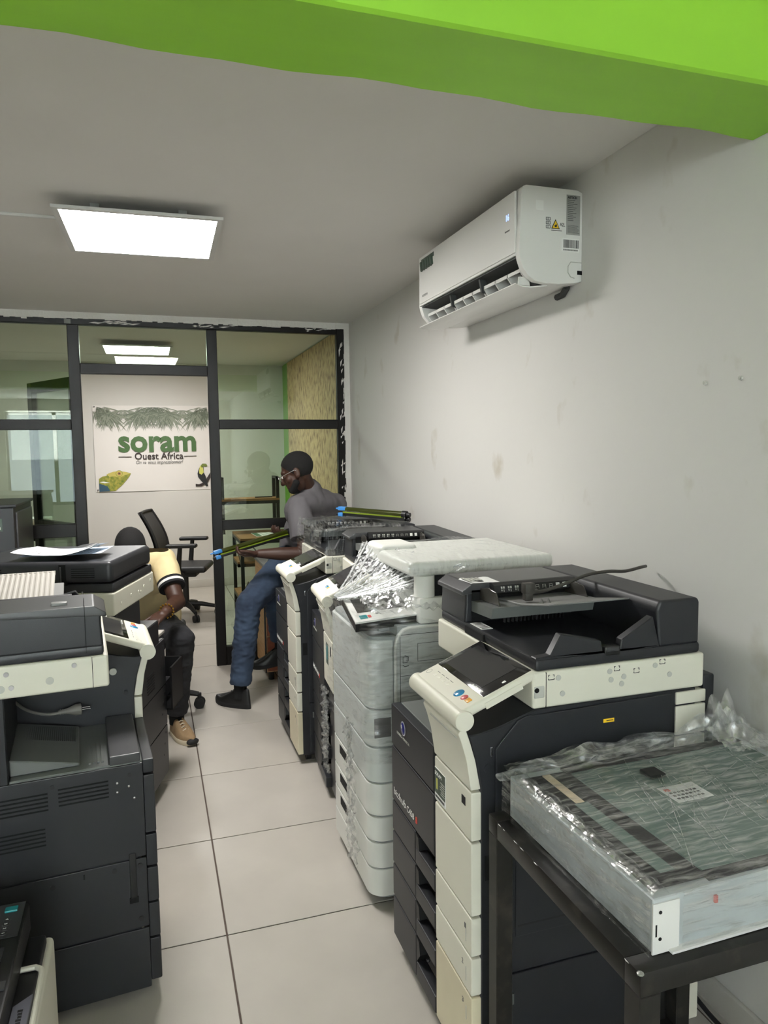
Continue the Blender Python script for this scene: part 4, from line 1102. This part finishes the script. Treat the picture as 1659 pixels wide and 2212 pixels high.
drum('green drum unit with blue clips lying on the film-wrapped feeder', (.97, 3.80, 1.212), (0, R(2), R(-49)))
drum('green drum unit with blue clips held in the hand of the person in grey', (.345, 4.37, .925), (0, R(-12), R(12)), .52)
# ------------------------------------------------------------------ back room furniture
def office_chair(label, loc, rz, recline=.10, back=True):
    t = thing('office_chair', label, 'chair', loc, rz, 'black office chairs')
    base_only = not back
    sp = G().box(-.21, .23, -.22, .22, .445, .505, bev=.028, seg=4); sp.done('seat', 'chair_black', t, wn=True)
    G().box(-.12, .12, -.10, .10, .39, .45, bev=.015).done('seat_mechanism', 'chair_black', t, wn=True)
    if back:
        def bk(u, v):
            y = (u-.5)*.42*(1-.18*abs(v-.45)); z = .53+.47*v
            return (-.20-recline*v*1.6+.04*math.sin(v*3.0)+.5*y*y, y, z)
        g = G(); g.grid(12, 16, bk); n = len(g.v); g.grid(12, 16, lambda u, v: Vector(bk(u, v))-Vector((.028, 0, 0)))
        g.done('backrest', 'chair_mesh', t, ang=60)
        G().tube([bk(0, v/12) for v in range(13)]+[bk(u/6, 1) for u in range(1, 7)]+[bk(1, 1-v/12) for v in range(1, 13)], .013, 8).done('back_frame', 'chair_black', t)
        G().tube([(-.05, 0, .42), (-.2, 0, .42), (-.245, 0, .5), (-.27, 0, .66)], .022, 8).done('back_bracket', 'chair_black', t)
        for s in (-1, 1):
            a = G().tube([(.02, s*.2, .44), (.02, s*.275, .44), (.0, s*.285, .50), (.02, s*.285, .69)], .02, 8, rs=[.016, .02, .024, .020]).done('armrest_post', 'chair_black', t)
            G().box(-.10, .17, s*.285-.045, s*.285+.045, .69, .722, bev=.012, seg=3).done('armrest', 'chair_black', a, wn=True)
    G().cyl((0, 0, .10), (0, 0, .40), .028, n=16).done('gas_lift', 'chair_black', t)
    for k in range(5):
        a = R(72*k+10); c, s_ = math.cos(a), math.sin(a)
        l = G().tube([(0, 0, .125), (.14*c, .14*s_, .115), (.28*c, .28*s_, .085)], .02, 8, rs=[.03, .022, .016]).done('base_leg', 'chair_black', t)
        o = Vector((-s_, c, 0)); p = Vector((.285*c, .285*s_, .032))
        G().cyl(p+o*.006, p+o*.026, .032, n=16).cyl(p-o*.026, p-o*.006, .032, n=16).cyl(p+Vector((0, 0, 0)), p+Vector((0, 0, .06)), .012, n=10).done('caster', 'rubber', l)
    return t
office_chair('empty black office chair in front of the banner wall', (.275, 6.92, 0), R(-14))
office_chair('black swivel stool under the person in the cream polo', (-.05, 4.44, 0), R(-92), .06, False)
def desk():
    t = thing('steel_desk', 'wooden desk with black steel frame and shelves behind the glass', 'desk', (.74, 6.46, 0))
    W, D = .70, .66
    for z, d0, d1 in ((.745, 0, D), (.50, .25, D), (.19, .05, D)):
        B('shelf', 'wood', t, .0, W, d0, d1, z, z+.02); G().box(0, W, d0, d0+.025, z-.03, z).box(0, W, d1-.025, d1, z-.03, z).box(0, .025, d0, d1, z-.03, z).box(W-.025, W, d0, d1, z-.03, z).done('shelf_frame', 'steel_black', t)
    for x in (0, W-.03):
        for y in (0, D-.03): B('leg', 'steel_black', t, x, x+.03, y, y+.03, 0, .72)
    for x in (-.12, W-.30): 
        G().box(x, x+.03, D-.03, D, .765, 1.30).box(x, x+.03, D-.25, D-.22, .765, 1.30).box(x, x+.03, D-.25, D, 1.28, 1.30).done('upright', 'steel_black', t)
    B('top_shelf', 'wood', t, -.12, W-.27, D-.26, D, 1.075, 1.095); B('top_shelf_frame', 'steel_black', t, -.12, W-.27, D-.26, D-.235, 1.045, 1.075)
    for a, b in (((.015, .6, .70), (.015, .1, .50)), ((.08, .3, .73), (.25, .3, .52))): G().tube([a, b], .005, 6).done('brace', 'steel_black', t)
    # desk calendar pad
    c = thing('desk_calendar', 'green and white calendar pad lying on the steel framed desk', 'calendar', (.90, 6.55, .766), R(3))
    G().box(0, .42, 0, .28, 0, .006).done('pad', 'paper', c); G().box(.0, .05, .01, .27, .006, .0066).done('header', 'calendar_green', c)
    g = G()
    for i in range(6):
        for j in range(3): g.box(.07+.055*i, .115+.055*i, .02+.085*j, .09+.085*j, .006, .0066)
    g.done('day_grid', 'calendar_green', c); 
    g = G()
    for i in range(6):
        for j in range(3): g.box(.073+.055*i, .112+.055*i, .023+.085*j, .087+.085*j, .0066, .0070)
    g.done('day_cell', 'paper', c)
    pen = G().cyl((.95, 6.97, 1.101), (1.12, 6.99, 1.101), .005, n=8).done('pen', 'ink'); tag(pen, 'dark pen lying on the upper shelf of the desk', 'pen')
    for i, x in enumerate((.83, 1.0)):
        s = thing('shoe', ('black lace-up shoe on the bottom desk shelf nearer the door opening', 'black lace-up shoe on the bottom desk shelf nearer the chipboard')[i], 'shoe', (x, 6.62, .211), R(80-20*i), 'shoes on the desk shelf')
        shoe_parts(s, 'shoe_black', 'rubber', 'shoe_black')
def shoe_parts(p, up, sole, lace, L=.27, toe=None, M0=None):
    # local: toe along +x, heel at x=0, sole at z=0
    M0 = M0 or Matrix.Identity(4)
    def outline(s, k=1):
        pts = []
        for a in range(28):
            t = a/28*2*math.pi; x = L/2+L/2*math.cos(t); w = (.036+.012*math.exp(-((x-L*.68)/.07)**2))*k
            y = w*math.sin(t)*(1 if abs(math.sin(t)) > .2 else 1); pts.append((x, y))
        return pts
    g = G(); n = 28
    zs = [(.0, 1.0), (.008, 1.06), (.022, 1.05), (.026, 1.0)]
    vs = []
    for z, k in zs: vs += [(x, y*k, z+ .01*max(0, (x-L*.8)/(L*.2))**2) for x, y in outline(0)]
    g.add(vs, [(i*n+a, i*n+(a+1) % n, (i+1)*n+(a+1) % n, (i+1)*n+a) for i in range(3) for a in range(n)]+[tuple(range(n))[::-1], tuple(range(3*n, 4*n))])
    so = g.xf(M0).done('sole', sole, p)
    g = G(); vs = []
    for q in range(8):
        v = q/7
        for x, y in outline(0):
            hmax = .050+.072*max(0, 1-max(0, (x-.08))/.14)**1.1
            k = math.cos(v*math.pi/2*.93)**.55
            xx = .5*L+(x-.5*L)*(1-.06*v) if x > .5*L else .5*L+(x-.5*L)*(1-.10*v)
            vs.append((xx, y*(.98*k+.02), .022+(hmax-.022)*math.sin(v*math.pi/2)))
    g.add(vs, [(i*n+a, i*n+(a+1) % n, (i+1)*n+(a+1) % n, (i+1)*n+a) for i in range(7) for a in range(n)]+[tuple(range(7*n, 8*n))])
    u = g.xf(M0).done('upper', up, p, ang=60)
    for q in range(4):
        x = .125+.019*q; z = .050+.072*max(0, 1-(x-.08)/.14)**1.1+.003
        G().tube([(x, -.022, z-.010), (x+.004, 0, z), (x, .022, z-.010)], .0028, 6).xf(M0).done('lace', lace, u)
    if toe:
        g = G(); g.ball((L-.015, 0, .024), (.022, .034, .018), 14, 8); g.xf(M0).done('toe_guard', toe, p)
desk()
def cabinet():
    t = thing('drawer_cabinet', 'low wooden drawer cabinet behind the person in grey', 'cabinet', (.69, 4.74, 0))
    G().box(0, .62, .012, .42, .06, .775).done('body', 'wood_light', t)
    B('cabinet_top', 'tray_light', t, -.004, .624, 0, .424, .776, .795); B('edge_strip', 'black', t, -.005, .004, .0, .014, .06, .776)
    for z0, z1 in ((.07, .30), (.31, .54), (.55, .77)):
        d = B('drawer', 'wood_red', t, .012, .61, -.004, .012, z0, z1, bev=.003)
        G().ball((.10, -.016, (z0+z1)/2), .012, 10, 8).done('knob', 'chrome', d)
    for x in (.04, .58):
        for y in (.05, .37): G().cyl((x, y, 0), (x, y, .06), .02, n=10).done('foot', 'black', t)
cabinet()
def left_cabinet():
    t = thing('machine_cabinet', 'tall dark equipment cabinet standing before the glass partition', 'cabinet', (-1.35, 4.42, 0))
    G().box(0, .62, 0, .62, .05, 1.25, bev=.006).done('body', 'charcoal', t, wn=True)
    G().box(.615, .632, .05, .57, .30, 1.22, bev=.006).done('side_panel', 'charcoal_soft', t, wn=True)
    G().box(-.005, .635, -.005, .625, 1.25, 1.268, bev=.005).done('top_cover', 'charcoal', t, wn=True)
    l = B('sticker', 'badge_green', t, .50, .56, -.002, .001, 1.12, 1.19); B('sticker_print', 'label_white', l, .51, .55, -.0028, -.0015, 1.13, 1.145)
    for x in (.05, .57):
        for y in (.05, .57): G().cyl((x, y, 0), (x, y, .05), .025, n=12).done('foot', 'black', t)
left_cabinet()
def back_desk():
    t = thing('work_table', 'cluttered work table seen through the glass beyond the open door', 'table', (-1.95, 6.75, 0))
    B('table_top', 'wood', t, 0, 1.28, 0, .7, .84, .87); G().box(0, 1.28, 0, .03, .80, .84).done('apron', 'steel_black', t)
    for x in (0, 1.24):
        for y in (0, .66): B('leg', 'steel_black', t, x, x+.04, y, y+.04, 0, .84)
    B('lower_shelf', 'wood', t, .04, 1.24, .04, .66, .35, .37)
    for i, (x, y, sx, sy, h, m, lb) in enumerate(((.50, .06, .26, .2, .02, 'kraft', 'flat brown paper parcel on the cluttered work table'), (.80, .25, .28, .24, .10, 'paper', 'white paper stack on the cluttered work table'), (.30, .32, .18, .2, .16, 'ac_white', 'white box on the cluttered work table'), (.66, .12, .22, .18, .03, 'kraft', ''))):
        if not lb: continue
        b = G().box(0, sx, 0, sy, 0, h, bev=.003).done(('parcel', 'paper_stack', 'box')[i], m); b.location = (-1.95+x, 6.75+y, .8705); b.rotation_euler = (0, 0, R(8*i-6)); tag(b, lb, ('parcel', 'paper', 'box')[i])
back_desk()
# ------------------------------------------------------------------ people
def frame(f, u):
    f = Vector(f).normalized(); u = Vector(u); r = f.cross(u).normalized(); u = r.cross(f).normalized()
    return r, f, u
def organic(name, prims, m, parent, voxel=.006, smooth=5, disp=None, cuts=(), ang=None):
    g = G()
    for p in prims:
        if p[0] == 'c':
            _, a, ra, b, rb = p; a, b = Vector(a), Vector(b); n = max(2, int((b-a).length/.02)); 
            g.ball(a, ra, 14, 10); g.ball(b, rb, 14, 10)
            if (b-a).length > 1e-4: g.cyl(a, b, ra, rb, 18)
        elif p[0] == 'f': g.cyl(p[1], p[3], p[2], p[4], 22)
        elif p[0] == 'e':
            _, c, rad, (r, f, u) = p; s = len(g.v); g.ball((0, 0, 0), rad, 22, 16)
            mt = Matrix((r, f, u)).transposed().to_4x4(); mt.translation = Vector(c); g.xf(mt, s)
    me = bpy.data.meshes.new(name); me.from_pydata([tuple(v) for v in g.v], [], g.f)
    o = bpy.data.objects.new(name, me); COL.objects.link(o)
    rm = o.modifiers.new('r', 'REMESH'); rm.mode = 'VOXEL'; rm.voxel_size = voxel
    sm = o.modifiers.new('s', 'SMOOTH'); sm.iterations = smooth; sm.factor = .5
    bpy.context.view_layer.update()
    dg = bpy.context.evaluated_depsgraph_get(); nm = bpy.data.meshes.new_from_object(o.evaluated_get(dg))
    bpy.data.objects.remove(o); bpy.data.meshes.remove(me)
    b = bmesh.new(); b.from_mesh(nm)
    if disp:
        b.normal_update(); sh = [(v, v.normal*disp(v.co)) for v in b.verts]
        for v, d in sh: v.co += d
    for co, no in cuts:
        bmesh.ops.bisect_plane(b, geom=b.verts[:]+b.edges[:]+b.faces[:], plane_co=Vector(co), plane_no=Vector(no), clear_outer=True)
    b.to_mesh(nm); b.free(); nm.name = name
    nm.transform(mw(parent).inverted()); nm.materials.clear(); nm.materials.append(mat(m))
    nm.polygons.foreach_set('use_smooth', [True]*len(nm.polygons))
    o = bpy.data.objects.new(name, nm); COL.objects.link(o); o.parent = parent
    return o
def hand(w, d, n, side, curl=(25, 35, 25), spread=5, thumb=None, s=1.0):
    # w wrist, d direction of the fingers, n palm normal (out of the palm), side: direction of the thumb side
    d = Vector(d).normalized(); n = Vector(n); n = (n-d*n.dot(d)).normalized(); t = d.cross(n); t = t if t.dot(Vector(side)) > 0 else -t
    w = Vector(w); P = [('c', w, .022*s, w+d*.03*s, .022*s)]
    for k in (-1.2, -.4, .4, 1.2): P.append(('c', w+d*.02*s+t*.012*k*s, .014*s, w+d*.088*s+t*.0185*k*s, .0115*s))
    for i, (k, L) in enumerate(((1.25, .070), (.42, .080), (-.42, .074), (-1.25, .056))):
        p = w+d*.088*s+t*.0185*k*s; a = 0; dd = (d+t*math.tan(R(spread))*k).normalized()
        for j, (fr, r) in enumerate(((.45, .0095), (.30, .0085), (.25, .0078))):
            a += curl[j]; q = p+(dd*math.cos(R(a))+n*math.sin(R(a)))*L*fr*s; P.append(('c', p, r*s*(1 if i < 3 else .88), q, r*s*.93*(1 if i < 3 else .88))); p = q
    th = Vector(thumb).normalized() if thumb else (d*.6+t*.7+n*.35).normalized()
    b = w+d*.025*s+t*.022*s; m = b+th*.038*s; e = m+(th*.7+d*.5).normalized()*.030*s; f = e+(th*.5+d*.7).normalized()*.024*s
    P += [('c', b, .014*s, m, .0115*s), ('c', m, .0112*s, e, .0098*s), ('c', e, .0098*s, f, .0085*s)]
    return P, f
def head_prims(c, fr, s=1.0):
    r, f, u = fr; c = Vector(c); P = []
    def at(x, y, z): return c+(r*x+f*y+u*z)*s
    P += [('e', at(0, -.012, .028), (.074*s, .094*s, .086*s), fr), ('e', at(0, .028, -.03), (.062*s, .066*s, .078*s), fr),
          ('e', at(0, .05, -.078), (.040*s, .040*s, .032*s), fr), ('e', at(0, .066, .028), (.055*s, .026*s, .020*s), fr)]
    P += [('c', at(0, .088, .012), .010*s, at(0, .108, -.026), .0135*s), ('c', at(-.012, .095, -.030), .009*s, at(.012, .095, -.030), .009*s)]
    P += [('c', at(-.020, .084, -.056), .0085*s, at(.020, .084, -.056), .0085*s), ('c', at(-.016, .083, -.068), .009*s, at(.016, .083, -.068), .009*s)]
    for k in (-1, 1):
        P += [('e', at(.076*k, -.012, -.006), (.008*s, .018*s, .031*s), fr), ('c', at(.074*k, -.005, -.02), .012*s, at(.066*k, -.002, -.03), .012*s)]
        P += [('e', at(.034*k, .072, .004), (.016*s, .014*s, .011*s), fr), ('e', at(.045*k, .05, -.02), (.024*s, .026*s, .026*s), fr)]
    return P, at
def fold(s, a, k=(1, 1, 1)):
    return lambda co: a*noise.noise((co.x*s*k[0], co.y*s*k[1], co.z*s*k[2]))+.5*a*noise.noise((co.x*s*2.3*k[0], co.y*s*2.3*k[1], co.z*s*2.3*k[2]+7))

def person_grey():
    t = thing('person', 'person in a grey t-shirt and blue jeans holding a green drum unit', 'person', (.78, 4.55, 0), 0, 'two people at work')
    f, r = Vector((-.62, .78, 0)), Vector((.78, .62, 0)); U = Vector((0, 0, 1))
    pel = Vector((.965, 4.70, .905)); wa = Vector((.985, 4.62, 1.03)); ch = Vector((.985, 4.54, 1.165)); nk = Vector((.962, 4.478, 1.318))
    shL = Vector((.858, 4.345, 1.205)); shR = Vector((1.160, 4.60, 1.19))
    elL = Vector((.872, 4.235, .925)); wrL = Vector((.600, 4.275, .937))
    elR = Vector((1.06, 4.86, .98)); wrR = Vector((.86, 4.66, 1.01))
    hiL = Vector((.865, 4.62, .865)); hiR = Vector((1.0, 4.80, .90)); knL = Vector((.535, 4.335, .625)); knR = Vector((.735, 4.62, .66))
    anL = Vector((.468, 4.315, .12)); anR = Vector((.775, 4.655, .275))
    HS = 1.06; hc = Vector((.866, 4.415, 1.412)); hf = Vector((-.84, .34, -.42)); hfr = frame(hf, U)
    H, at = head_prims(hc, hfr, HS)
    P = H+[('c', nk-U*.04, .050, at(0, -.02, -.03), .049)]
    P += [('c', shL, .05, elL, .042), ('c', elL, .044, (elL*.45+wrL*.55), .040), ('c', (elL*.45+wrL*.55), .040, wrL, .026)]
    P += [('c', shR, .05, elR, .042), ('c', elR, .042, wrR, .026)]
    hp, _ = hand(wrL, Vector((-.92, .12, -.06)), Vector((.05, .25, 1)), Vector((0, -1, .2)), (22, 42, 40), 3, thumb=(-.9, -.25, .35)); P += hp
    hp, _ = hand(wrR, Vector((-.8, -.5, .05)), Vector((0, .3, 1)), Vector((0, 1, 0)), (20, 35, 35), 3); P += hp
    for a, b, rr in ((shL, shR, .046), (ch-r*.08, ch+r*.08, .080), (wa-r*.07, wa+r*.07, .095), (pel-r*.06, pel+r*.06, .095)): P.append(('c', a, rr, b, rr))
    P.append(('c', nk-U*.04, .048, ch, .075))
    for a, b in ((ch, wa), (wa, pel)): P.append(('c', a, .085, b, .085))
    for h, k, a in ((hiL, knL, anL), (hiR, knR, anR)): P += [('c', h, .075, k, .052), ('c', k, .052, a, .036)]
    organic('body', P, 'skin_dark', t, .0046, 4)
    # hair cap, beard, eyes, glasses
    hr = organic('hair', [('e', at(0, -.014, .032), (.0825, .1035, .0935), hfr)], 'hair', t, .004, 2, cuts=[(at(0, .052, .052), (hfr[1]*.80-hfr[2]*.62)), (at(0, -.03, -.062), (-hfr[2]+hfr[1]*.75))])
    organic('beard', [('e', at(0, .052, -.079), (.046, .046, .035), hfr), ('c', at(-.055, .022, -.055), .0225, at(-.03, .062, -.085), .02), ('c', at(.055, .022, -.055), .0225, at(.03, .062, -.085), .02), ('c', at(-.022, .087, -.045), .0065, at(.022, .087, -.045), .0065)], 'hair', t, .004, 3)
    for k in (-1, 1): G().ball(at(.034*k, .083, .006), .0085, 12, 8).done('eye', 'band_white', t, world=True)
    gl = G()
    for k in (-1, 1):
        pts = [at(.036*k+.024*math.cos(a*.3927), .104, .004+.019*math.sin(a*.3927)) for a in range(17)]
        gl.tube(pts, .0014, 6); gl.tube([at(.058*k, .102, .010), at(.078*k, .06, .012), at(.082*k, -.005, .014), at(.081*k, -.02, .0)], .0017, 6)
    gl.tube([at(-.012, .106, .008), at(0, .110, .011), at(.012, .106, .008)], .0014, 6)
    go = gl.done('glasses', 'zinc', t, world=True)
    for k in (-1, 1): G().add([at(.036*k+.022*math.cos(a*.3927), .1038, .004+.017*math.sin(a*.3927)) for a in range(16)], [tuple(range(16))]).done('lens', 'clear', go, world=True)
    # t-shirt: torso and two short sleeves, hems cut clean
    sl = shL.lerp(elL, .68); sr = shR.lerp(elR, .66)
    S = [('c', shL+U*.008, .066, shR+U*.008, .066), ('f', nk-U*.11, .10, nk+(hc-nk).normalized()*.03, .062), ('c', nk-U*.05, .066, shL.lerp(nk, .1), .062), ('c', nk-U*.05, .066, shR.lerp(nk, .1), .062), ('c', ch-r*.095, .118, ch+r*.095, .112), ('c', wa-r*.08, .122, wa+r*.08, .118), ('c', pel-r*.085+U*.02, .125, pel+r*.085+U*.02, .120), ('c', pel-r*.07-U*.06, .120, pel+r*.07-U*.06, .115),
         ('c', nk-U*.015, .068, ch, .10), ('c', ch, .112, wa, .115), ('c', wa, .115, pel, .12), ('c', shL, .062, ch-r*.08, .10), ('c', shR, .062, ch+r*.08, .10),
         ('c', shL, .070, shL.lerp(elL, .35), .080), ('f', shL.lerp(elL, .3), .078, sl, .086), ('c', shR, .068, shR.lerp(elR, .35), .072), ('f', shR.lerp(elR, .3), .072, sr, .075)]
    organic('t_shirt', S, 'tee_grey', t, .006, 8, disp=fold(11, .010, (1, 1, .55)))
    # jeans
    J = [('c', pel-r*.07-U*.01, .112, pel+r*.07-U*.01, .112), ('c', hiL, .105, knL.lerp(hiL, .45), .090), ('c', knL.lerp(hiL, .45), .090, knL, .078), ('c', knL, .077, knL.lerp(anL, .4), .073), ('f', knL.lerp(anL, .38), .073, anL+U*.02, .064),
         ('c', hiR, .10, knR, .078), ('c', knR, .077, knR.lerp(anR, .4), .072), ('f', knR.lerp(anR, .38), .072, anR+U*.03, .066)]
    organic('jeans', J, 'denim', t, .006, 6, disp=lambda co: .006*noise.noise((co.x*16, co.y*16, co.z*34))+.004*noise.noise((co.x*30, co.y*30, co.z*60)), cuts=[(pel+U*.075, U)])
    for a, hd, tz, nm in ((anL, Vector((-.66, .72, 0)), 0, 'L'), (anR, Vector((-.93, -.02, -.10)), .14, 'R')):
        G().tube([a+U*.05, a-U*.03, a-U*.06], .042, 14, rs=[.040, .038, .040]).done('sock', 'sock', t, world=True)
        hd.normalize(); y = U.cross(hd).normalized(); z = hd.cross(y)
        M0 = Matrix((hd, y, z)).transposed().to_4x4(); M0.translation = Vector((a.x, a.y, tz if nm == 'R' else 0))-hd*.075
        s = bpy.data.objects.new('shoe', None); COL.objects.link(s); s.parent = t; s.empty_display_size = .02
        shoe_parts(s, 'shoe_black', 'rubber', 'shoe_black', .275, M0=mw(t).inverted() @ M0)
person_grey()

def person_polo():
    t = thing('person', 'person in a cream polo bent over the copier under repair', 'person', (-.05, 4.2, 0), 0, 'two people at work')
    U = Vector((0, 0, 1)); r = Vector((-1, 0, 0)); f = Vector((0, -1, 0))
    pel = Vector((-.06, 4.42, .555)); wa = Vector((-.08, 4.36, .70)); ch = Vector((-.105, 4.22, .86)); nk = Vector((-.115, 4.10, .985))
    shL = Vector((.050, 4.14, .945)); shR = Vector((-.275, 4.14, .945)); elL = Vector((.110, 3.96, .745)); elR = Vector((-.33, 3.96, .76))
    wrL = Vector((.045, 3.735, .745)); wrR = Vector((-.20, 3.78, .755))
    hiL = Vector((.03, 4.38, .53)); hiR = Vector((-.17, 4.38, .53)); knL = Vector((.118, 3.93, .545)); knR = Vector((-.27, 3.95, .55))
    anL = Vector((.085, 3.99, .12)); anR = Vector((-.30, 4.05, .12))
    HS = 1.0; hc = Vector((-.115, 3.995, 1.035)); hf = Vector((0, -.55, -.84)); hfr = frame(hf, Vector((0, -.84, .55)))
    H, at = head_prims(hc, hfr, HS)
    P = H+[('c', nk-U*.04, .054, at(0, -.022, -.03), .052)]
    for a, e, w in ((shL, elL, wrL), (shR, elR, wrR)): P += [('c', a, .052, e, .043), ('c', e, .044, e.lerp(w, .5), .038), ('c', e.lerp(w, .5), .038, w, .026)]
    hp, _ = hand(wrL, Vector((-.55, -.75, -.25)), Vector((-.2, -.1, -1)), Vector((-1, 0, 0)), (30, 45, 35), 3); P += hp
    hp, _ = hand(wrR, Vector((.45, -.8, -.2)), Vector((.2, -.1, -1)), Vector((1, 0, 0)), (30, 45, 35), 3); P += hp
    for a, b, rr in ((shL, shR, .046), (ch-r*.07, ch+r*.07, .080), (wa-r*.06, wa+r*.06, .095), (pel-r*.06, pel+r*.06, .095)): P.append(('c', a, rr, b, rr))
    P.append(('c', nk-U*.04, .048, ch, .075))
    for a, b in ((ch, wa), (wa, pel)): P.append(('c', a, .085, b, .085))
    for h, k, a in ((hiL, knL, anL), (hiR, knR, anR)): P += [('c', h, .07, k, .052), ('c', k, .052, a, .036)]
    organic('body', P, 'skin_dark', t, .0046, 4)
    organic('hair', [('e', at(0, -.014, .032), (.0785, .098, .0895), hfr)], 'hair', t, .004, 2, cuts=[(at(0, .055, .045), (hfr[1]*.85-hfr[2]*.5)), (at(0, -.02, -.03), -hfr[2])])
    for k in (-1, 1): G().ball(at(.034*k, .083, .006), .0085, 12, 8).done('eye', 'band_white', t, world=True)
    sl, sr = shL.lerp(elL, .62), shR.lerp(elR, .62)
    S = [('c', shL+U*.01, .066, shR+U*.01, .066), ('c', ch-r*.09, .115, ch+r*.09, .115), ('c', wa-r*.08, .118, wa+r*.08, .118), ('c', pel-r*.085+U*.02, .122, pel+r*.085+U*.02, .122), ('c', nk-U*.02, .066, ch, .10), ('c', ch, .11, wa, .115), ('c', wa, .115, pel, .12),
         ('c', shL, .068, shL.lerp(elL, .3), .072), ('f', shL.lerp(elL, .25), .071, sl, .066), ('c', shR, .068, shR.lerp(elR, .3), .072), ('f', shR.lerp(elR, .25), .071, sr, .066)]
    po = organic('polo_shirt', S, 'polo', t, .006, 8, disp=fold(12, .009, (1, 1, .6)), cuts=[(nk+U*.02, (f*.3+U))])
    for a, e in ((shL, elL), (shR, elR)):
        d = (e-a).normalized()
        for k, m in ((.50, 'band_black'), (.555, 'band_white'), (.61, 'band_black')):
            G().cyl(a.lerp(e, k), a.lerp(e, k+.05), .0715, .0705, 26).done('sleeve_band', m, po, world=True)
    cl = G(); cl.tube([nk+U*.006+Vector((.058*math.cos(q*.3927), .052*math.sin(q*.3927), .008*math.sin(q*.3927))) for q in range(17)], .013, 8); cl.done('collar', 'polo', po, world=True)
    T = [('c', pel-r*.07, .115, pel+r*.07, .115), ('c', hiL, .092, knL, .076), ('c', knL, .075, knL.lerp(anL, .4), .070), ('f', knL.lerp(anL, .38), .070, anL+U*.01, .062), ('c', hiR, .092, knR, .076), ('c', knR, .075, knR.lerp(anR, .4), .070), ('f', knR.lerp(anR, .38), .070, anR+U*.01, .062)]
    organic('trousers', T, 'trouser_black', t, .006, 6, disp=fold(16, .006, (1, 1, 1.6)), cuts=[(pel+U*.10, U)])
    for k in range(14):
        a = k/14*2*math.pi; d = (wrL-elL).normalized(); o1 = d.orthogonal().normalized(); o2 = d.cross(o1); c = elL.lerp(wrL, .90)
        G().ball(c+(o1*math.cos(a)+o2*math.sin(a))*.034, .0058, 8, 6).done('bracelet_bead', 'gold', t, world=True)
    for a, hd in ((anL, Vector((.38, -.92, 0))), (anR, Vector((-.35, -.93, 0)))):
        G().tube([a+U*.04, a-U*.05], .04, 14).done('sock', 'sock', t, world=True)
        hd.normalize(); y = U.cross(hd).normalized()
        M0 = Matrix((hd, y, U)).transposed().to_4x4(); M0.translation = Vector((a.x, a.y, 0))-hd*.075
        s = bpy.data.objects.new('shoe', None); COL.objects.link(s); s.parent = t; s.empty_display_size = .02
        shoe_parts(s, 'suede', 'sole_cream', 'lace', .28, toe='rubber', M0=mw(t).inverted() @ M0)
person_polo()
